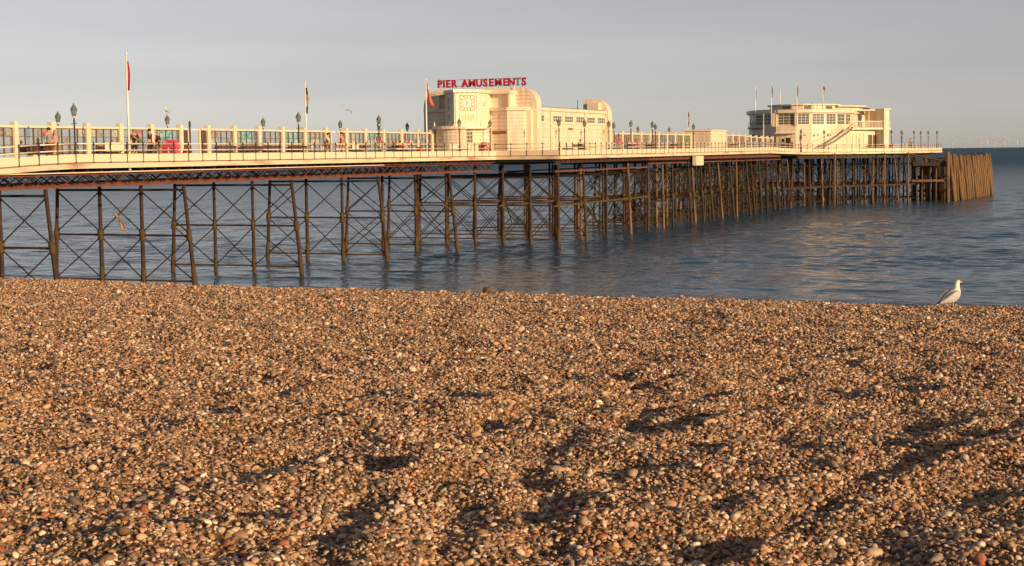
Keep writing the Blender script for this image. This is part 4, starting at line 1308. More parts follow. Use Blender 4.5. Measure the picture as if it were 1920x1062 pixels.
# setback roof storey
rt = [(-46 + 4.6 * math.cos(t) - 0.6, 212 + 6.0 * math.sin(t)) for t in np.linspace(0, 2 * math.pi, 20)[:-1]]
MB().prism(rt, 12.8, 13.35).build("clerestory", CREAM2, pav)
for k in range(len(rt)):
    p, q_ = rt[k - 1], rt[k]
    f, L_ = face_frame(p, q_)
    if (k % 2 == 0): wbox(f, 0.15, L_ - 0.15, 12.88, 13.25, 0.0, 0.03).build("clerestory_pane", WPANE if k > 10 else WHITE, pav)
MB().prism([(x + (x + 46.6) * 0.08, y + (y - 212) * 0.06) for x, y in rt], 13.36, 13.52).build("clerestory_roof", CREAM, pav)
MB().prism([(-41.6, 210.4), (-38.6, 214.5), (-39.2, 219.0), (-43.0, 219.0)], 13.2, 13.34).build("terrace_roof", CREAM, pav)
MB().prism([(-42.0, 211.2), (-39.6, 214.6), (-40.2, 218.5), (-43.0, 218.5)], 12.8, 13.2).build("terrace_cabin", CREAM2, pav)
MB().lathe((-44.4, 207.2, 12.8), [(0.75, 0), (0.75, 0.45), (0.85, 0.5), (0.5, 0.65), (0.08, 0.7), (0.06, 0.95)], 12).build("roof_cupola", CREAM, pav)
MB().box(-39.9, -39.0, 219.0, 219.8, 12.73, 13.1).build("chimney", BLACK, pav)
# upper windows, facet by facet round the bow
up = shrink(bowp, 0.14)
n_ = len(up)
for i, cols in ((10, 3), (11, 3), (0, 3), (1, 3), (2, 3), (3, 3), (4, 2), (5, 2)):
    p, q_ = up[i], up[(i + 1) % n_]
    f, L_ = face_frame(p, q_)
    if i == 11: window(pav, f, 0.35, L_ - 0.5, 10.75, 12.15, 3, 3, WHITE, WPANE, 0.06, sill=False)
    else: window(pav, f, 0.18, L_ - 0.18, 10.72, 12.18, cols, 4 if i < 4 else 3, WHITE if i != 0 else CREAM, WPANE, 0.05, sill=False)
# projecting bright window pier at the left corner and centre pier
f, L_ = face_frame(up[0], up[1])
wbox(f, -0.5, -0.02, 10.5, 12.27, 0.0, 0.45).build("corner_bay", CREAM, pav)
wbox(f, L_ - 0.12, L_ + 0.2, 10.55, 12.27, 0.02, 0.3).build("window_pier", CREAM, pav)
# entrance: canopy, doors
f, L_ = face_frame((-48.4, 203.2), (-45.75, 203.2))
wbox(f, -0.1, L_ + 0.1, 9.55, 9.68, 0.0, 0.7).build("entrance_canopy", CREAM, pav)
wbox(f, 0.6, 1.95, 7.06, 9.0, 0.002, 0.03).build("doorway", DARKIRON, pav)
window(pav, f, 0.65, 1.2, 7.3, 8.95, 1, 3, CREAM, WPANE, 0.05, sill=False)
wbox(f, 1.75, 2.3, 7.3, 8.4, 0.003, 0.05).build("notice_board", NOTICE, pav)
for k, (i, a) in enumerate(((1, 0.5), (1, 1.0), (2, 0.3), (2, 0.9), (3, 0.3), (3, 0.8))):
    ff, _ = face_frame(bowp[i], bowp[i + 1])
    wbox(ff, a, a + 0.32, 9.15 + (0.1 if k % 2 else 0), 9.4, 0.002, 0.04).build("wall_plaque", STONE, pav)
# left shaded balcony
MB().prism([(-53.2, 206.6), (-51.9, 204.2), (-50.6, 204.1), (-50.6, 205), (-52, 206.8)], 10.3, 10.42).build("balcony", LEAD, pav)
m = MB()
for a, b in (((-53.0, 206.3), (-51.9, 204.3)), ((-51.9, 204.3), (-50.7, 204.2))):
    for h in (10.75, 11.1): m.tube([(*a, h), (*b, h)], 0.025, 5)
    for t in (0, 0.5, 1): m.tube([(a[0] + (b[0] - a[0]) * t, a[1] + (b[1] - a[1]) * t, 10.4), (a[0] + (b[0] - a[0]) * t, a[1] + (b[1] - a[1]) * t, 11.1)], 0.025, 5)
m.build("balcony_rail", LEAD, pav)
MB().box(-52.2, -51.0, 203.7, 204.3, 8.6, 9.5).build("awning", BLACK, pav)
# curved outside stair up the bow
path = []
for t in np.linspace(0, 1, 22):
    # follows the bow from its foot to the terrace door
    s_ = t * 6.9
    pts = [Vector(p) for p in [(-43.6, 203.2), (-41.9, 204.8), (-40.6, 207.2), (-39.8, 209.8)]]
    seg = 0
    while seg < 2 and s_ > (pts[seg + 1] - pts[seg]).length:
        s_ -= (pts[seg + 1] - pts[seg]).length; seg += 1
    u = (pts[seg + 1] - pts[seg]).normalized()
    p = pts[seg] + u * s_
    path.append((p, u))
stair_z = lambda i: PZ + 0.1 + 3.15 * i / 21
for i, (p, u) in enumerate(path):
    nrm = Vector((u.y, -u.x))
    a, b = p - nrm * 0.05, p + nrm * 0.75
    m = MB().add([(a.x, a.y, stair_z(i)), (b.x, b.y, stair_z(i)), (b.x + u.x * 0.3, b.y + u.y * 0.3, stair_z(i)), (a.x + u.x * 0.3, a.y + u.y * 0.3, stair_z(i)),
                  (a.x, a.y, stair_z(i) + 0.05), (b.x, b.y, stair_z(i) + 0.05), (b.x + u.x * 0.3, b.y + u.y * 0.3, stair_z(i) + 0.05), (a.x + u.x * 0.3, a.y + u.y * 0.3, stair_z(i) + 0.05)],
                 [(0, 3, 2, 1), (4, 5, 6, 7), (0, 1, 5, 4), (1, 2, 6, 5), (2, 3, 7, 6), (3, 0, 4, 7)])
    m.build("stair_tread", LEAD, pav)
for off, hh, mm, nm in ((0.8, 0.0, LEAD, "stair_stringer"), (0.8, 0.55, BLACK, "stair_rail"), (0.8, 0.95, CREAM, "stair_rail")):
    pts = []
    for i, (p, u) in enumerate(path):
        nrm = Vector((u.y, -u.x)); c = p + nrm * off
        pts.append((c.x, c.y, stair_z(i) + hh))
    m = MB()
    for a, b in zip(pts[:-1], pts[1:]): m.beam(a, b, 0.06, 0.22 if hh == 0 else 0.06)
    m.build(nm, mm, pav)
# right-hand terrace: slab, recessed ground floor, balustrade and end pylon
ter = [(-40.3, 211.2), (-38.2, 214.0), (-36.6, 216.3), (-36.4, 222.0), (-40.2, 224.0)]
MB().prism(ter, 10.05, 10.32).build("terrace_slab", CREAM, pav)
MB().prism([(-40.21, 212.7), (-38.6, 215.4), (-37.4, 217.4), (-37.2, 222.0), (-40.21, 223.0)], PZ, 10.04).build("terrace_wall", CREAM2, pav)
f, L_ = face_frame((-40.21, 212.7), (-38.6, 215.4))
for k in range(4): wbox(f, 0.15 + k * 0.75, 0.55 + k * 0.75, PZ + 0.05, 9.6, 0.0, 0.1).build("pilaster", CREAM, pav)
f, L_ = face_frame((-38.6, 215.4), (-37.4, 217.4))
window(pav, f, 0.3, 0.95, 7.5, 9.3, 1, 3, BROWNF, WPANE, 0.05, sill=False)
wbox(f, 1.2, 1.9, 7.06, 9.3, 0.002, 0.03).build("doorway", BROWNF, pav)
MB().prism([(-37.6, 216.9), (-36.4, 216.2), (-35.9, 217.0), (-36.2, 219.2), (-37.4, 219.4)], PZ, 12.75).build("pylon", CREAM2, pav)
MB().prism([(-37.7, 216.8), (-36.4, 216.05), (-35.6, 216.9), (-36.0, 219.4), (-37.5, 219.6)], 12.76, 12.92).build("pylon_cap", CREAM, pav)
MB().prism([(-39.4, 218.2), (-37.3, 217.9), (-37.3, 219.5), (-39.4, 219.5)], 10.33, 12.7).build("terrace_back_wall", CREAM2, pav)
MB().prism([(-40.3, 212.9), (-37.4, 217.2), (-37.4, 219.5), (-40.3, 219.5)], 12.66, 12.82).build("terrace_canopy", CREAM, pav)
for (x, y) in ((-39.9, 213.4), (-38.4, 215.6)):
    MB().tube([(x, y, 10.33), (x, y, 12.65)], 0.06, 8).build("terrace_column", CREAM, pav, smooth=True)
for a, b in zip(ter[:3], ter[1:4]):
    f, L_ = face_frame(a, b)
    wbox(f, 0.0, L_, 11.15, 11.22, -0.1, -0.02).build("balustrade_rail", WHITE, pav)
    k = max(2, round(L_ / 0.28))
    for j in range(k):
        wbox(f, L_ * j / k, L_ * j / k + 0.06, 10.33, 11.14, -0.09, -0.04).build("baluster", WHITE, pav)

# ================================================================== PEOPLE on the deck
def skin_mesh(name, verts, edges, radii, m, parent, sub=1):
    me = bpy.data.meshes.new(name)
    me.from_pydata(verts, edges, [])
    me.materials.append(m)
    o = bpy.data.objects.new(name, me)
    COL.objects.link(o); o.parent = parent
    md = o.modifiers.new("skin", 'SKIN'); md.use_smooth_shade = True
    for i, r in enumerate(radii):
        v = me.skin_vertices[0].data[i]; v.radius = (r, r) if not hasattr(r, '__len__') else r
        v.use_root = (i == 0)
    s_ = o.modifiers.new("sub", 'SUBSURF'); s_.levels = sub; s_.render_levels = sub
    return o
def person(loc, rz, lab, shirt, legs, hair, pose='stand', h=1.72, shorts=False, cap=None):
    """figure facing local +X"""
    p = empty("person", loc, None, rz)
    tag(p, lab, "person", "people on the pier deck")
    k = h / 1.72
    sit = pose == 'sit'
    hip = 0.48 if sit else 0.93
    J = {}
    J['pel'] = (0, 0, hip); J['sp'] = (0.0, 0, hip + 0.24); J['ch'] = (0.01, 0, hip + 0.44); J['nk'] = (0.01, 0, hip + 0.58); J['hd0'] = (0.03, 0, hip + 0.66); J['hd1'] = (0.03, 0, hip + 0.78)
    for s_, y in (('l', 0.10), ('r', -0.10)):
        st = 0.10 if (s_ == 'l') else -0.08
        if pose == 'walk': st *= 1.8
        if sit:
            J['h' + s_] = (0.02, y, hip); J['k' + s_] = (0.42, y, hip + 0.01); J['a' + s_] = (0.44, y, 0.09); J['t' + s_] = (0.60, y, 0.05)
        else:
            J['h' + s_] = (0.0, y, hip - 0.03); J['k' + s_] = (0.03 + st * 0.6, y * 1.05, 0.5); J['a' + s_] = (st, y * 1.05, 0.09); J['t' + s_] = (st + 0.16, y * 1.1, 0.04)
        J['s' + s_] = (0.0, y * 1.75, hip + 0.50)
        fwd = {'stand': 0.02, 'walk': -st * 1.3, 'phone': 0.06, 'sit': 0.05, 'lean': 0.1}[pose]
        J['e' + s_] = (fwd, y * 2.35, hip + 0.23)
        J['w' + s_] = {'stand': (0.08, y * 2.3, hip + 0.0), 'walk': (fwd * 2 + 0.06, y * 2.3, hip + 0.0), 'phone': (0.28, y * 0.9, hip + 0.36), 'sit': (0.28, y * 1.3, hip + 0.12), 'lean': (0.34, y * 1.9, hip + 0.18)}[pose]
    sc = lambda n: tuple(c * k for c in J[n])
    order = ['pel', 'sp', 'ch', 'nk', 'hd0', 'hd1', 'hl', 'kl', 'al', 'tl', 'hr', 'kr', 'ar', 'tr', 'sl', 'el', 'wl', 'sr', 'er', 'wr']
    rad = dict(pel=(0.15, 0.11), sp=(0.135, 0.095), ch=(0.155, 0.105), nk=0.055, hd0=0.085, hd1=0.088, hl=0.085, kl=0.058, al=0.042, tl=0.04, hr=0.085, kr=0.058, ar=0.042, tr=0.04,
               sl=0.062, el=0.043, wl=0.03, sr=0.062, er=0.043, wr=0.03)
    E_ = [('pel', 'sp'), ('sp', 'ch'), ('ch', 'nk'), ('nk', 'hd0'), ('hd0', 'hd1'), ('pel', 'hl'), ('hl', 'kl'), ('kl', 'al'), ('al', 'tl'), ('pel', 'hr'), ('hr', 'kr'), ('kr', 'ar'), ('ar', 'tr'),
          ('ch', 'sl'), ('sl', 'el'), ('el', 'wl'), ('ch', 'sr'), ('sr', 'er'), ('er', 'wr')]
    ix = {n: i for i, n in enumerate(order)}
    def sub(names, grow, nm, m):
        ns = [n for n in order if n in names]
        id2 = {n: i for i, n in enumerate(ns)}
        rr = []
        for n in ns:
            r = rad[n]; r = r if hasattr(r, '__len__') else (r, r)
            rr.append((r[0] * k + grow, r[1] * k + grow))
        return skin_mesh(nm, [sc(n) for n in ns], [(id2[a], id2[b]) for a, b in E_ if a in id2 and b in id2], rr, m, p)
    sub(order, 0.0, "body", SKIN)
    sub(['pel', 'sp', 'ch', 'sl', 'el', 'sr', 'er'], 0.014, "shirt", shirt)
    sub(['pel', 'hl', 'kl', 'hr', 'kr'] + ([] if shorts else ['al', 'ar']), 0.015, "trousers", legs)
    # head details, hands, shoes
    hx, hy, hz = sc('hd0')
    nose = MB().lathe((hx + 0.092 * k, 0, hz + 0.02 * k), [(0.012, -0.02), (0.016, -0.005), (0.006, 0.03)], 6)
    for y in (-0.033, 0.033): nose.lathe((hx + 0.08 * k, y * k, hz + 0.055 * k), [(0.004, -0.005), (0.008, 0), (0.004, 0.005)], 6)
    for y in (-0.09, 0.09): nose.lathe((hx, y * k, hz + 0.02 * k), [(0.008, -0.025), (0.018, 0), (0.008, 0.025)], 6)
    nose.build("face_features", SKIN, p, org=(0, 0, 0))
    hm = MB()
    rings = []
    for a in np.linspace(0.15, math.pi * 0.60, 6):
        rings.append([(hx - 0.012 + 0.112 * k * math.sin(a) * math.cos(t), 0.106 * k * math.sin(a) * math.sin(t), hz + 0.07 * k + 0.105 * k * math.cos(a) + (0.035 if math.cos(t) > 0.5 and a > 1.2 else 0)) for t in np.linspace(0, 2 * math.pi, 12, endpoint=False)])
    hm.loft(rings).build("cap" if cap else "hair", cap or hair, p, True, (0, 0, 0))
    for s_, sg in (('l', 1), ('r', -1)):
        w = Vector(sc('w' + s_)); e = Vector(sc('e' + s_)); d = (w - e).normalized()
        side = d.cross(Vector((0, 1, 0))).normalized(); nrm = Vector((0, 1, 0))
        m = MB().beam(w, w + d * 0.09 * k, 0.03 * k, 0.075 * k, side)
        for q in range(4):
            b = w + d * 0.088 * k + side * (0.027 - 0.018 * q) * k
            ln = (0.07, 0.08, 0.075, 0.06)[q] * k
            mid = b + d * ln * 0.55; tip = mid + (d * 0.75 - nrm * 0.5 * sg).normalized() * ln * 0.5
            m.tube([b, mid, tip], [0.0085 * k, 0.008 * k, 0.006 * k], 5)
        b = w + d * 0.025 * k + side * 0.034 * k
        m.tube([b, b + (d + side).normalized() * 0.035 * k, b + (d * 1.5 + side * 0.6).normalized() * 0.07 * k], [0.011 * k, 0.01 * k, 0.007 * k], 5)
        m.build("hand", SKIN, p, org=(0, 0, 0))
        a = Vector(sc('a' + s_)); t = Vector(sc('t' + s_))
        MB().loft([[(a.x + dx * k, a.y + yy * k, zz) for yy, zz in ((-0.045 * w_, 0.0), (0.045 * w_, 0.0), (0.045 * w_, hh), (-0.045 * w_, hh))] for dx, w_, hh in ((-0.07, 0.8, 0.09), (0.02, 1.0, 0.11), (0.12, 1.1, 0.075), (0.20, 0.75, 0.045))]).build("shoe", SHOE, p, True, (0, 0, 0))
    return p
def cl(n, c): return mat(n, c, 0.85, 0.12, 8)
SHOE = cl("dark_shoes", (0.04, 0.035, 0.03))
HB, HF, HG = cl("dark_hair", (0.025, 0.018, 0.012)), cl("fair_hair", (0.42, 0.27, 0.12)), cl("grey_hair", (0.3, 0.28, 0.26))
GB, PK, DK, NV, WT, TN, BR = (cl("grey_blue_cloth", (0.25, 0.25, 0.30)), cl("pink_cloth", (0.55, 0.28, 0.25)), cl("black_cloth", (0.03, 0.025, 0.025)), cl("navy_cloth", (0.025, 0.03, 0.055)),
                              cl("white_cloth", (0.65, 0.62, 0.55)), cl("tan_cloth", (0.30, 0.20, 0.12)), cl("maroon_cloth", (0.16, 0.04, 0.03)))
RC = cl("red_cap", (0.50, 0.05, 0.05))
D = zdeck(70)
person((-51.6, 61.9, D), R(160), "person in grey blue shirt beside the leftmost lamp post", GB, BR, HB, 'phone', 1.74)
person((-52.6, 63.6, D), R(200), "fair haired person in pink top beside the leftmost lamp post", PK, TN, HF, 'stand', 1.66)
person((-52.2, 69.6, D), R(-60), "person in red cap, dark top and shorts with folded arms", DK, DK, HB, 'phone', 1.72, True, RC)
person((-52.2, 71.0, D), R(200), "dark dressed person standing left of the navy topped person", DK, DK, HB, 'stand', 1.78)
person((-52.4, 72.0, D), R(20), "fair haired person in navy top next to the pink kiosk bin", NV, TN, HF, 'lean', 1.68)
person((-51.0, 88.6, D), R(10), "dark haired person in white shirt at the second doorway gap", WT, TN, HB, 'walk', 1.66)
person((-53.0, 94.0, D), R(180), "person in pale pink shirt right of the second doorway gap", PK, cl("stone_cloth", (0.42, 0.30, 0.22)), HB, 'walk', 1.78)
person((-53.1, 99.6, D), R(70), "dark haired person in pink shirt before blue pictures", cl("rose_cloth", (0.60, 0.30, 0.27)), WT, HB, 'walk', 1.78)
person((-53.62, 104.0, D), R(0), "left seated person in dark red on the crowded bench", BR, DK, HB, 'sit', 1.66)
person((-53.62, 104.9, D), R(0), "right seated person in pink on the crowded bench", PK, DK, HG, 'sit', 1.66)
person((-46.05, 122.6, zdeck(122)), R(0), "person in dark clothes sitting against the long hall wall", DK, BR, HB, 'sit', 1.7)
person((-33.6, 221.3, zdeck(222)), R(-40), "small dark figure at the railing near the pier end", TN, DK, HB, 'lean', 1.72)

# ================================================================== DECK FURNITURE
def cabin_bin(loc):
    x, y, z = loc
    b = empty("recycling_bin", loc)
    prof = [(-0.5, 0.05), (0.5, 0.05), (0.5, 0.95)] + [(0.5 * math.cos(t), 0.95 + 0.26 * math.sin(t)) for t in np.linspace(0, math.pi, 9)[1:-1]] + [(-0.5, 0.95)]
    MB().slab3([(x + a, y, z + c) for a, c in prof], (0, 0.45, 0)).build("body", PINK, b)
    for a in (-0.23, 0.23):
        ring = [(x + a + 0.13 * math.cos(t), z + 0.6 + 0.13 * math.sin(t)) for t in np.linspace(0, 2 * math.pi, 14, endpoint=False)]
        MB().slab3([(xx, y - 0.012, zz) for xx, zz in ring], (0, 0.01, 0)).build("opening", REDM, b)
    MB().box(x - 0.03, x + 0.03, y - 0.011, y - 0.001, z + 0.42, z + 0.78).build("panel_strip", WHITE, b)
    MB().box(x - 0.46, x + 0.46, y + 0.03, y + 0.42, z, z + 0.049).build("plinth", BLACK, b)
    return b
tag(cabin_bin((-52.7, 73.4, D)), "large pink double recycling bin with curved lid", "bin")
def litter_bin(loc, m, lab, r=0.27, h=0.95):
    x, y, z = loc
    b = empty("litter_bin", loc)
    tag(b, lab, "bin", "litter bins on the deck")
    MB().lathe(loc, [(r * 0.95, 0.0), (r, 0.05), (r, h * 0.72)], 14).build("body", m, b, smooth=False)
    MB().lathe(loc, [(r * 0.8, h * 0.72), (r * 0.8, h * 0.84)], 12).build("opening", BLACK, b)
    MB().lathe(loc, [(r * 1.04, h * 0.84), (r * 1.04, h * 0.9), (r * 0.8, h * 0.97), (r * 0.2, h)], 14).build("lid", m, b, smooth=False)
litter_bin((-52.6, 75.0, D), REDM, "small dark red bin right of the large pink bin", 0.25, 0.7)
litter_bin((-50.9, 101.9, D), REDM, "small red bin at the foot of the orange red flag", 0.24, 0.75)
litter_bin((-50.3, 112.2, D), PINK, "tall pink round bin before the clock building wall", 0.3, 1.12)
litter_bin((-34.9, 212.6, zdeck(212)), PINK, "pink bin by the lamp right of the seaward pavilion", 0.3, 0.95)
def board(p, q, z0, z1, lab, m=CREAM):
    b = empty("notice_board", (p[0], p[1], z0))
    tag(b, lab, "notice board", "boards tied to the pier railing")
    f, L_ = face_frame(p, q)
    wbox(f, 0, L_, z0, z1, 0.0, 0.03).build("panel", m, b)
    for a in (0.08, L_ - 0.14):
        wbox(f, a, a + 0.06, z0 - 0.05, z1 + 0.03, -0.06, -0.001).build("strap", BLACK, b)
board((-49.76, 63.9), (-49.76, 65.4), D + 0.55, D + 1.0, "large cream board on the railing left of the red flag")
board((-49.76, 89.6), (-49.76, 90.5), D + 0.60, D + 0.95, "small pale yellow board on the railing by the white shirted person")
board((-49.76, 104.6), (-49.76, 106.0), D + 0.62, D + 0.96, "cream board on the railing before the round entrance")
board((-49.76, 108.5), (-49.76, 109.8), D + 0.42, D + 0.96, "cream board on the railing below the glazed door")
# small tables with umbrellas folded on the terrace deck at the seaward end
def picnic(loc, lab, m):
    x, y, z = loc
    t = empty("picnic_table", loc); tag(t, lab, "table", "picnic tables by the seaward pavilion")
    MB().box(x - 0.4, x + 0.4, y - 0.8, y + 0.8, z + 0.72, z + 0.77).build("table_top", m, t)
    for s_ in (-1, 1):
        MB().box(x + s_ * 0.75 - 0.14, x + s_ * 0.75 + 0.14, y - 0.8, y + 0.8, z + 0.42, z + 0.46).build("seat", m, t)
    for s_ in (-0.6, 0.6):
        MB().beam((x - 0.55, y + s_, z), (x - 0.2, y + s_, z + 0.72), 0.06, 0.08).build("leg", m, t)
        MB().beam((x + 0.55, y + s_, z), (x + 0.2, y + s_, z + 0.72), 0.06, 0.08).build("leg", m, t)
        MB().box(x - 0.8, x + 0.8, y + s_ - 0.025, y + s_ + 0.025, z + 0.36, z + 0.42).build("crossbar", m, t)
picnic((-37.6, 211.2, PZ), "dark picnic table below the pavilion terrace, left of the pair", SEATM)
picnic((-36.1, 213.6, PZ), "dark picnic table below the pavilion terrace, right of the pair", SEATM)

# ================================================================== SMALL THINGS on and around the structure
cloth = empty("torn_cloth", (-54.4, 71.2, 4.25)); tag(cloth, "tattered orange cloth caught on a thin cross brace under the pier", "cloth")
rings = []
for s_ in range(8):
    t = s_ / 7
    c = Vector((-54.95, 71.2, 4.35)).lerp(Vector((-54.15, 71.2, 3.42)), t)
    w = 0.085 * (0.5 + math.sin(t * 3.0)) * (1 + 0.3 * math.sin(9 * t))
    ring = [c + Vector((0.6, 0, 0.45)) * w * (u - 0.5) * 2 + Vector((0, -0.05 + 0.05 * math.sin(8 * u + 5 * t), 0)) for u in np.linspace(0, 1, 7)]
    rings.append(ring + [p + Vector((0, 0.015, 0)) for p in ring[::-1]])
MB().loft(rings).build("cloth_strip", CLOTHO, cloth, smooth=True)
MB().tube([(-54.6, 71.15, 3.9), (-54.4, 71.1, 3.6), (-54.35, 71.12, 3.3)], [0.05, 0.07, 0.02], 6).build("cloth_tail", CLOTHO, cloth, smooth=True)
buoy = empty("mooring_buoy", (-42.6, 205.2, 0.9)); tag(buoy, "pink buoy hanging low among the dark seaward piles", "buoy")
MB().lathe((-42.6, 205.2, 0.35), [(0.05, 0), (0.18, 0.1), (0.26, 0.35), (0.23, 0.6), (0.12, 0.8), (0.06, 1.0)], 14).build("float", BUOY, buoy, smooth=True)
MB().tube([(-42.6, 205.2, 1.35), (-42.65, 205.1, 2.4)], 0.03, 5).build("rope", SEATM, buoy)

for i, (x, y, r, h, lab) in enumerate(((-9.58, 21.4, 0.065, 0.13, "taller of two weathered timber stumps on the beach crest"), (-9.93, 21.5, 0.06, 0.055, "low rounded timber stump left of the taller one"))):
    z = float(beach_z(np.array([x]), np.array([y]))[0])
    st = empty("timber_stump", (x, y, z)); tag(st, lab, "stump", "timber stumps on the beach crest")
    m = MB(); m.lathe((x, y, z - 0.25), [(r, 0), (r * 1.02, 0.2), (r * 0.98, 0.25 + h * 0.6), (r * 0.8, 0.25 + h * 0.92), (r * 0.4, 0.25 + h)], 12)
    m.v = [(a + random.uniform(-0.008, 0.008), b + random.uniform(-0.008, 0.008), c) for a, b, c in m.v]
    m.build("shaft", STUMP, st, smooth=True)
    MB().lathe((x, y, z + h - 0.02), [(r * 0.62, 0.0), (r * 0.5, 0.018), (r * 0.1, 0.022)], 9).build("worn_top", TIMBER, st, smooth=True)
pale = empty("pale_block", (-1.62, 20.4, 5.2)); tag(pale, "pale rounded chalk block cut by the right picture edge", "stone")
bm_ = MB(); z = float(beach_z(np.array([-1.62]), np.array([20.4]))[0])
bm_.lathe((-1.62, 20.4, z - 0.04), [(0.06, 0), (0.095, 0.04), (0.09, 0.10), (0.05, 0.14)], 10)
bm_.v = [(a * 1.0 + random.uniform(-0.01, 0.01), b + random.uniform(-0.01, 0.01), c + random.uniform(-0.008, 0.008)) for a, b, c in bm_.v]
bm_.build("chalk_block", FEATHER, pale, smooth=True)

# ================================================================== GULLS
def oval(c, t, a, b, n=14, up=Vector((0, 0, 1))):
    t = Vector(t).normalized(); s_ = t.cross(up)
    s_ = s_.normalized() if s_.length > 1e-4 else Vector((0, 1, 0))
    w = s_.cross(t).normalized()
    return [Vector(c) + s_ * a * math.cos(k * 2 * math.pi / n) + w * b * math.sin(k * 2 * math.pi / n) for k in range(n)]
def standing_gull(loc, rz, lab, s=1.0, legs=0.05):
    g = empty("seagull", loc, None, rz); g.scale = (s, s, s)
    tag(g, lab, "gull")
    # body, neck and head in one surface; faces local +X
    sp = [((-0.235, 0.060), 0.010, 0.008), ((-0.20, 0.072), 0.032, 0.018), ((-0.15, 0.092), 0.055, 0.040), ((-0.09, 0.118), 0.078, 0.066), ((-0.02, 0.142), 0.092, 0.086), ((0.045, 0.170), 0.090, 0.090),
          ((0.085, 0.212), 0.072, 0.076), ((0.092, 0.255), 0.050, 0.054), ((0.090, 0.292), 0.040, 0.043), ((0.092, 0.322), 0.040, 0.043), ((0.103, 0.345), 0.038, 0.042), ((0.122, 0.358), 0.032, 0.034), ((0.140, 0.360), 0.020, 0.021), ((0.150, 0.358), 0.011, 0.012)]
    rings = []
    for i, ((x, z), a, b) in enumerate(sp):
        p0 = sp[max(0, i - 1)][0]; p1 = sp[min(len(sp) - 1, i + 1)][0]
        rings.append(oval((x, 0, z + legs), (p1[0] - p0[0], 0, p1[1] - p0[1]), a, b, up=Vector((0, 0, 1)) if i < 6 else Vector((-1, 0, 0.3))))
    # keep ring orientation consistent
    fixed = [rings[0]]
    for r in rings[1:]:
        best = min(range(len(r)), key=lambda k: sum((r[(k + j) % len(r)] - fixed[-1][j]).length for j in range(0, len(r), 3)))
        rr = r[best:] + r[:best]
        r2 = r[::-1]
        best2 = min(range(len(r)), key=lambda k: sum((r2[(k + j) % len(r)] - fixed[-1][j]).length for j in range(0, len(r), 3)))
        rr2 = r2[best2:] + r2[:best2]
        d1 = sum((rr[j] - fixed[-1][j]).length for j in range(len(r))); d2 = sum((rr2[j] - fixed[-1][j]).length for j in range(len(r)))
        fixed.append(rr if d1 <= d2 else rr2)
    b = MB().loft(fixed).build("body", FEATHER, g, True, (0, 0, 0))
    sd = b.modifiers.new("sub", 'SUBSURF'); sd.levels = 1; sd.render_levels = 1
    for sg in (1, -1):
        # folded wing lying along the flank, dark tips crossing over the tail
        rg = []
        for x, z, a, h in ((0.075, 0.190, 0.012, 0.020), (0.045, 0.180, 0.020, 0.058), (-0.02, 0.158, 0.022, 0.068), (-0.09, 0.128, 0.020, 0.056), (-0.16, 0.098, 0.016, 0.036), (-0.22, 0.075, 0.010, 0.018), (-0.255, 0.062, 0.005, 0.008)):
            yy = sg * max(0.016, 0.088 * (1 - ((x + 0.02) / 0.27) ** 2))
            rg.append([Vector((x, yy + a * math.cos(k * math.pi / 5), z + legs + 0.012 + h * math.sin(k * math.pi / 5))) for k in range(10)])
        w = MB().loft(rg).build("wing", MANTLE, g, True, (0, 0, 0))
        MB().loft([[Vector((x, sg * y + r * math.cos(k * math.pi / 3), z + legs + r * 0.6 * math.sin(k * math.pi / 3))) for k in range(6)] for x, y, z, r in ((-0.20, 0.022, 0.088, 0.014), (-0.25, 0.014, 0.072, 0.012), (-0.30, 0.006, 0.056, 0.003))]).build("wing_tip", DARKF, w, True, (0, 0, 0))
        MB().lathe((0.122, sg * 0.031, 0.362 + legs), [(0.001, -0.006), (0.006, -0.002), (0.006, 0.002), (0.001, 0.006)], 8).build("eye", DARKF, g, True, (0, 0, 0))
        m = MB().tube([(0.0, sg * 0.03, 0.075 + legs), (-0.005, sg * 0.032, 0.02 + legs), (0.0, sg * 0.032, 0.004)], 0.006, 6)
        m.add([(-0.015, sg * 0.032, 0.002), (0.045, sg * 0.032 - 0.025, 0.002), (0.055, sg * 0.032, 0.002), (0.045, sg * 0.032 + 0.025, 0.002), (0.0, sg * 0.032, 0.012)], [(0, 1, 4), (1, 2, 4), (2, 3, 4), (3, 0, 4), (0, 3, 2, 1)])
        m.build("leg", BEAK, g, True, (0, 0, 0))
    rg = [[Vector((x, a * math.cos(k * math.pi / 4), z + legs + h * math.sin(k * math.pi / 4))) for k in range(8)] for x, z, a, h in ((0.142, 0.358, 0.012, 0.013), (0.170, 0.354, 0.009, 0.011), (0.190, 0.348, 0.006, 0.008), (0.200, 0.340, 0.001, 0.003))]
    MB().loft(rg).build("beak", BEAK, g, True, (0, 0, 0))
    return g
z = float(beach_z(np.array([-2.69]), np.array([21.0]))[0])
standing_gull((-2.63, 21.0, z - 0.012), YAW + 0.5, "large white gull with grey wings standing on the beach crest", 0.93, 0.03)
g2 = standing_gull((-58.9, 82.0, zdeck(82) + 2.98), YAW + R(180), "small gull perched on a far side lamp lantern", 0.9, 0.04)
g3 = standing_gull((XA - 4.9, 116.4, 12.62), YAW, "small gull standing on the left roof shoulder of the clock building", 0.9, 0.05)
g4 = standing_gull((XA - 3.85, 116.4, 13.55), YAW + R(150), "tiny bird perched above the first sign letter", 0.6, 0.04)
g5 = standing_gull((-46.9, 165.2, kz + 2.42), YAW + R(160), "small gull on the roof of the flat kiosk", 0.8, 0.04)
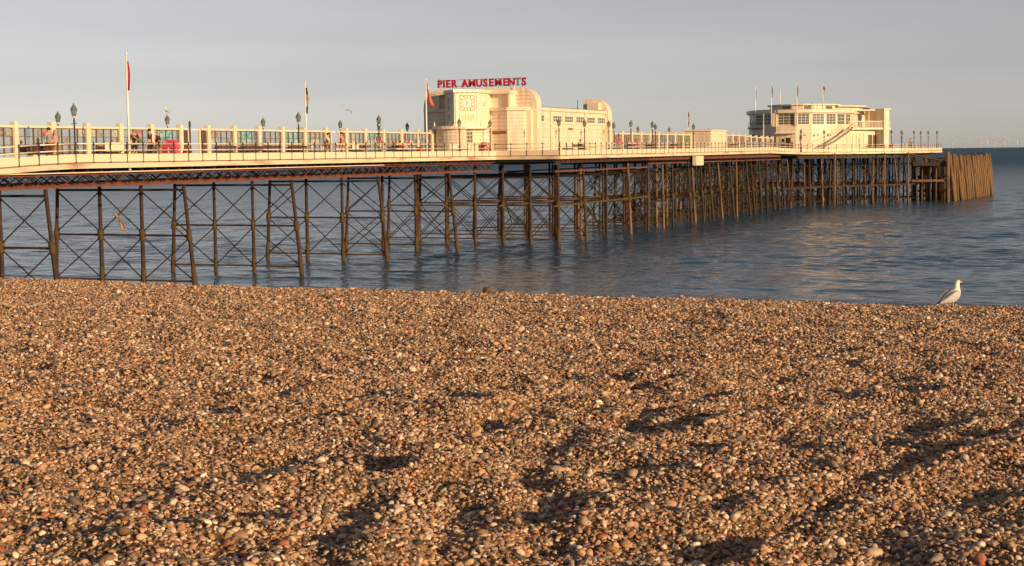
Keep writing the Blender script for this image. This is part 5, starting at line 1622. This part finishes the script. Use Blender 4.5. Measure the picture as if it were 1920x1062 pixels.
def flying_gull(loc, rz, bank, lab, s=1.0):
    g = empty("seagull", loc, None, rz); g.scale = (s, s, s); g.rotation_euler = (bank, 0, rz)
    tag(g, lab, "gull")
    rg = [oval((x, 0, z), (1, 0, 0), a, b, 10) for x, z, a, b in ((-0.30, 0.0, 0.05, 0.006), (-0.2, 0.0, 0.035, 0.02), (-0.08, 0.0, 0.06, 0.055), (0.05, 0.0, 0.07, 0.065), (0.15, 0.01, 0.05, 0.05), (0.21, 0.02, 0.042, 0.042), (0.25, 0.02, 0.025, 0.026), (0.27, 0.018, 0.01, 0.011))]
    MB().loft(rg).build("body", MANTLE, g, True, (0, 0, 0))
    MB().tube([(0.265, 0, 0.016), (0.30, 0, 0.01), (0.315, 0, 0.0)], [0.011, 0.008, 0.002], 6).build("beak", BEAK, g, True, (0, 0, 0))
    for sg in (1, -1):
        rings = []
        for y, x, c, z, th in ((0.03, 0.03, 0.11, 0.02, 0.016), (0.22, 0.08, 0.10, 0.10, 0.012), (0.36, 0.09, 0.085, 0.12, 0.009), (0.52, 0.02, 0.06, 0.09, 0.006), (0.66, -0.08, 0.012, 0.05, 0.003)):
            rings.append([Vector((x + c * math.cos(k * math.pi / 4), sg * y, z + th * math.sin(k * math.pi / 4))) for k in range(8)])
        MB().loft(rings).build("wing", MANTLE, g, True, (0, 0, 0))
    return g
flying_gull((-58.5, 104.6, 10.9), YAW + R(60), R(35), "gull in flight over the far side of the deck", 0.95)

# ================================================================== FAR WIND TURBINES
def turbine(loc, an, s, lab):
    x, y, z = loc
    t = empty("wind_turbine", loc); tag(t, lab, "wind turbine", "wind turbines on the horizon")
    H = 78 * s
    MB().tube([(x, y, -2), (x, y, H * 0.5), (x, y, H)], [3.4, 2.8, 2.2], 8).build("tower", TURB, t, smooth=True)
    MB().box(x - 2.4, x + 2.4, y - 5, y + 5, H - 1.5, H + 3.2).build("nacelle", TURB, t)
    for k in range(3):
        a = an + k * 2 * math.pi / 3
        d = Vector((math.cos(a), 0, math.sin(a))); c = Vector((x, y - 6, H + 1))
        MB().loft([oval(c + d * r, d, w, w * 0.35, 6, Vector((0, 1, 0))) for r, w in ((1.0, 1.8), (8 * s, 2.6), (30 * s, 1.6), (52 * s, 0.5))]).build("blade", TURB, t, smooth=True)
tl = ["leftmost faint white wind turbine on the horizon", "second faint wind turbine from the left on the horizon", "third faint wind turbine from the left on the horizon", "fourth faint wind turbine, left of a close pair",
      "fifth faint wind turbine, right of a close pair", "sixth faint wind turbine on the horizon, tallest looking", "rightmost faint wind turbine on the horizon"]
for i, (x, y, an, s_) in enumerate(((-1826, 14502, 1.57, 1.0), (-1723, 14546, 0.6, 1.0), (-1593, 14601, 1.3, 0.95), (-1508, 14400, 0.2, 1.05), (-1490, 14800, 0.9, 1.0), (-1392, 14687, 1.6, 1.1), (-1285, 14733, 0.5, 1.05))):
    turbine((x, y, 0), an, s_, tl[i])

# a dry plant stem sticking out of the shingle
sx_, sy_ = -3.72, 7.55
z = float(beach_z(np.array([sx_]), np.array([sy_]))[0])
stem = empty("dry_stem", (sx_, sy_, z)); tag(stem, "thin dry reddish plant stem sticking up out of the shingle", "plant")
STEM = mat("dry_stem_red", (0.20, 0.08, 0.04), 0.8, 0.2, 20)
MB().tube([(sx_, sy_, z - 0.02), (sx_ - 0.008, sy_, z + 0.05), (sx_ - 0.02, sy_ + 0.01, z + 0.10)], [0.004, 0.003, 0.002], 6).build("stalk", STEM, stem, smooth=True)
MB().tube([(sx_ - 0.008, sy_, z + 0.05), (sx_ - 0.035, sy_, z + 0.075), (sx_ - 0.05, sy_, z + 0.072)], [0.003, 0.006, 0.002], 6).build("leaf", STEM, stem, smooth=True)

for k in range(16):
    xx = -33.4 + k * 0.34; yy = 222.5 + 1.3 * (k % 4)
    MB().tube([(xx, yy, -1.5), (xx + random.uniform(-0.2, 0.2), yy + random.uniform(-0.3, 0.3), random.uniform(4.6, 6.0))], random.uniform(0.13, 0.2), 7).build("pile", DTIMBER if k % 3 else TIMBER, stage, smooth=True)
for z, y in ((1.4, 222.0), (3.4, 223.2), (4.9, 222.4)):
    MB().beam((-33.4, y, z), (-28.5, y + 0.4, z), 0.22, 0.28).build("waling", DTIMBER, stage)
for k in range(3):
    MB().beam((-33.2 + k * 1.5, 221.9, 1.4), (-31.8 + k * 1.5, 221.9, 4.9), 0.16, 0.2).build("brace", DTIMBER, stage)
